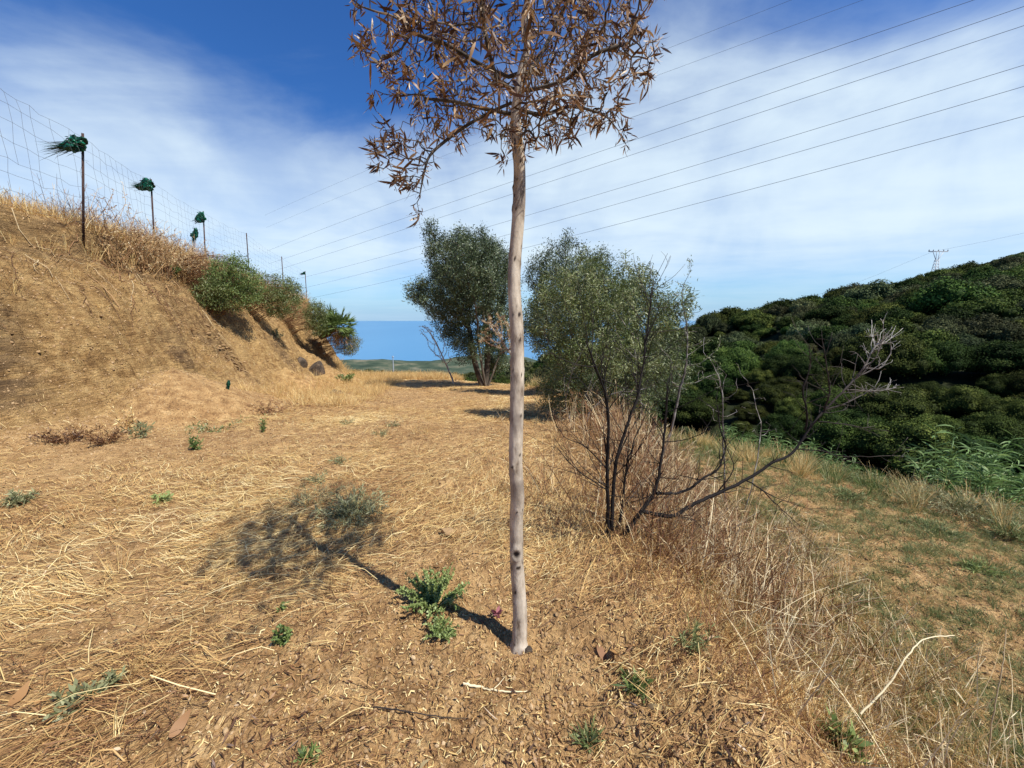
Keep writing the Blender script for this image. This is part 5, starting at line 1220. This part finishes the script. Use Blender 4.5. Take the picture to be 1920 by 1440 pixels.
# tufts of standing dry grass and stalks
def tuft(name, n, h, sp, W, mat, seed, t0, t1, seg=4, heads=False, branch=0, up=1.0):
    rg = np.random.default_rng(seed); a = rg.uniform(0, 6.28, n); rr = rg.random(n)**.5 * sp * .35
    pos = np.stack([np.cos(a) * rr, np.sin(a) * rr, 0 * a - .01], -1); dv = np.stack([np.cos(a) * sp / h * .6, np.sin(a) * sp / h * .6, np.full(n, up)], -1) + rg.normal(0, .16, (n, 3))
    L = h * rg.uniform(.45, 1.1, n)
    V, F, k = leaves_vf(pos, dv, L, W * rg.uniform(.7, 1.3, n), .22, seg, droop=rg.uniform(0, .25, n)[:, None], rng=rg, wp=np.linspace(1, .35, seg + 1))
    T = np.repeat(rg.uniform(t0, t1, n), k); mb = MB(); mb.add(V, F, T)
    if branch:
        m = n * branch; pk = rg.integers(0, n, m); f = rg.uniform(.4, 1, m); Vb = V.reshape(n, seg + 1, 2, 3).mean(2); u = f * seg; kk = np.minimum(u.astype(int), seg - 1); fr = (u - kk)[:, None]
        p = Vb[pk, kk] * (1 - fr) + Vb[pk, kk + 1] * fr
        V2, F2, k2 = leaves_vf(p, unit(dv)[pk] * .7 + rg.normal(0, .6, (m, 3)), h * rg.uniform(.06, .22, m), W * .7, .2, 2, rng=rg); mb.add(V2, F2, np.repeat(rg.uniform(t0, t1, m), k2))
    return mb.mesh(name, M[mat])
def kinds(name, meshes):
    c = bpy.data.collections.new(name)
    for q, m_ in enumerate(meshes): c.objects.link(bpy.data.objects.new('%s_%d' % (name, q), m_))
    return c
def plant_on(name, label, x, y, col, nk, s0, s1, tilt=.18, sink=.0):
    n = len(x); z = height(x, y)
    scatter(name, np.stack([x, y, z - sink], -1), np.stack([rg.normal(0, tilt, n), rg.normal(0, tilt, n), rg.uniform(0, 6.28, n)], -1), rg.uniform(s0, s1, n), col, nk, label)
dry = kinds('dry_tuft', [tuft('dry_tuft', 32, .26, .18, .0042, 'straw', 1 + q, .35, .95, heads=True, branch=1) for q in range(4)])
red = kinds('red_stalk', [tuft('red_stalk', 10, .55, .30, .0058, 'stalk', 11 + q, .12, .98, branch=3) for q in range(4)])
grn = kinds('green_tuft', [tuft('green_tuft', 46, .10, .12, .0032, 'green_grass', 21 + q, .1, .9, branch=1) for q in range(3)])
pal = kinds('pale_stalk', [tuft('pale_stalk', 7, .50, .34, .0062, 'stalk', 31 + q, .7, 1.0, 6, branch=2) for q in range(4)])
mixb = kinds('brush', [tuft('brush', 20, .16, .26, .0040, 'straw', 41 + q, .15, 1.0, branch=2) for q in range(4)])
# crest of the bank
n = 1500; yy = rg.uniform(3, 25, n); cx = crest_x(yy); xx = cx + rg.normal(-.15, .45, n) - rg.random(n) * .9; plant_on('crest_grass', 'dry grass fringing the top of the bank', xx, yy, dry, 4, .8, 1.9)
n = 420; yy = rg.uniform(8, 24, n); xx = crest_x(yy) + rg.normal(-.35, .35, n); plant_on('crest_stalks', 'pale dead stalks along the fence', xx, yy, red, 4, .8, 1.7)
n = 170; yy = rg.uniform(3, 12, n); wv = rg.beta(4.5, 1.1, n); xx = foot_x(yy) - wv * (foot_x(yy) - crest_x(yy)); plant_on('bank_grass', 'sparse dry tufts on the upper bank face', xx, yy, mixb, 4, .6, 1.5, .6)
# loose tufts on the track
n = 900; x, y, r = polar(n, 1.2, 22, .4, -60, 12); keep = (straws(x, y) > .35) & (bank_w(x, y) < .1); plant_on('track_tufts', 'low dry tufts standing in the straw', x[keep], y[keep], dry, 4, .3, .75, .5)
n = 500; y = rg.uniform(8, 24, n); x = foot_x(y) + rg.uniform(.3, 3.2, n); plant_on('pale_grass', 'pale standing grass along the foot of the bank', x, y, dry, 4, .8, 1.5)
n = 900; y = rg.uniform(21, 27, n); x = rg.uniform(-10, -3, n); plant_on('end_grass', 'dry grass closing the far end of the track', x, y, dry, 4, 1., 2.2)
# shoulder and slope of the embankment
n = 1000; y = rg.uniform(.3, 11, n)**1; x = edge_x(y) + rg.gamma(2.0, .38, n) - .15; keep = ~((x < 1.0) & (y < 1.2)); plant_on('embankment_brush', 'brown dry brush on the embankment slope', x[keep], y[keep], mixb, 4, .5, 1.3, .35)
n = 420; y = rg.uniform(2.0, 9.5, n); x = edge_x(y) + rg.gamma(2.2, .26, n) + .05; plant_on('embankment_stalks', 'thick reddish dead stalks on the shoulder of the embankment', x, y, red, 4, .55, 1.25, .3)
n = 300; y = rg.uniform(2.2, 5.4, n); x = rg.normal(1.45, .5, n) + .12 * (y - 2.5); plant_on('orange_stalks', 'dense orange-brown stalks around the charred shrub', x, y, red, 4, .8, 1.3, .25)
n = 330; y = rg.uniform(.8, 4.4, n); x = edge_x(y) + rg.uniform(.35, 2.3, n); plant_on('pale_stalks', 'pale bent stalks on the lower embankment', x, y, pal, 4, .45, 1.0, .35)
n = 450; y = rg.uniform(.4, 3.5, n); x = edge_x(y) + rg.uniform(.3, 2.3, n); plant_on('embankment_straw', 'straw tufts on the lower embankment', x, y, dry, 4, .35, .9, .5)
n = 700; y = rg.uniform(.4, 5, n); x = edge_x(y) + rg.uniform(.5, 2.4, n); plant_on('slope_grass', 'thin green grass on the lower embankment', x, y, grn, 3, .5, 1.4, .3)
# terrace
n = 8500; y = rg.uniform(.3, 9, n); x = edge_x(y) + 1.0 + rg.random(n) * 6.0; keep = (coords(x, y)[0] < 8.6) & (rg.random(n) < .15 + 1.1 * greens(x, y)); plant_on('terrace_grass', 'short green grass growing on the terrace', x[keep], y[keep], grn, 3, .35, 1.1, .3)
n = 1100; y = rg.uniform(.3, 9, n); x = edge_x(y) + 1.0 + rg.random(n) * 6.0; keep = (coords(x, y)[0] < 8.8); plant_on('terrace_straw', 'dry tufts between the green grass of the terrace', x[keep], y[keep], mixb, 4, .35, .9, .4)
t = rg.uniform(-5, 12, 1200); s = rg.uniform(7.2, 10.5, 1200); plant_on('terrace_edge_grass', 'pale and green grass along the terrace edge', NX * s - NY * t, NY * s + NX * t, kinds('edge_tuft', [tuft('edge_tuft', 40, .38, .2, .006, 'green_grass', 61, .2, 1), tuft('edge_tuft', 40, .42, .22, .006, 'straw', 62, .5, 1), tuft('edge_tuft', 40, .3, .2, .006, 'green_leaf', 63, .0, .6)]), 3, .5, 1.2)
# dry runners and roots hanging down the upper bank
mb = MB(); rg = np.random.default_rng(66)
for _ in range(85):
    yy = rg.uniform(4.5, 14); w0 = rg.uniform(.55, 1.05); n = 9; wl = w0 - np.linspace(0, rg.uniform(.08, .35), n); ys = yy + np.cumsum(rg.normal(.0, .05, n)) + np.linspace(0, rg.normal(0, .35), n)
    xs = foot_x(ys) - wl * (foot_x(ys) - crest_x(ys)); zs = height(xs, ys) + rg.uniform(.005, .05) + rg.random(n) * .03
    mb.tube(np.stack([xs, ys, zs], -1), np.linspace(rg.uniform(.004, .010), .002, n), 4, rg.choice([.1, .25, .4, .8]) , cap=False)
link('bank_roots', mb.mesh('bank_roots', M['stalk'], True), kind='stuff', label='thin dry roots and runners hanging down the upper bank')
# dark undergrowth of dead twigs on the lower embankment
twg = kinds('twig_tuft', [tuft('twig_tuft', 12, .22, .24, .0030, 'stalk', 71 + q, .0, .35, branch=7) for q in range(3)])
n = 520; y = rg.uniform(.5, 6, n); x = edge_x(y) + rg.gamma(2.0, .5, n) - .05; plant_on('twig_undergrowth', 'dark purplish dead twigs on the embankment slope', x, y, twg, 3, .5, 1.3, .3)
print('tris', sum(len(m_.polygons) * 2 for m_ in bpy.data.meshes))
# flakes and ledges of harder clay standing proud of the lower bank
lcol = bpy.data.collections.new('flake_kinds')
for q in range(4):
    me = rock_mesh('flake', (1, rg.uniform(.4, .7), rg.uniform(.16, .3)), 60 + q, M['clod'], 2); me.attributes['tone'].data.foreach_set('value', np.full(len(me.vertices), [.1, .3, .45, .6][q], np.float32))
    lcol.objects.link(bpy.data.objects.new('flake_kind', me))
n = 4200; yy = 2.8 + rg.random(n) * 9; wv = np.clip(rg.normal(.22, .14, n), .0, .8); xx = foot_x(yy) - wv * (foot_x(yy) - crest_x(yy)); pn = fbm(xx * .9 + yy * .5, yy * 1.4, 3, 301)
keep = (pn > -.08); 
for (cx, cy, r0_, h0_) in CONES: keep &= np.hypot(xx - cx, (yy - cy) / 1.15) > r0_ * .95
xx, yy = xx[keep], yy[keep]; n = len(xx); sc = .02 + .085 * rg.random(n)**2.5; z = height(xx, yy)
tilt = rg.normal(0, .22, (n, 2)); scatter('bank_flakes', np.stack([xx, yy, z - sc * .05], -1), np.stack([tilt[:, 0], tilt[:, 1] + .25, 1.57 + rg.normal(0, .5, n)], -1), sc, lcol, 4, 'flaking ledges of darker clay low on the bank', idx=rg.choice(4, n, p=[.35, .3, .2, .15]))
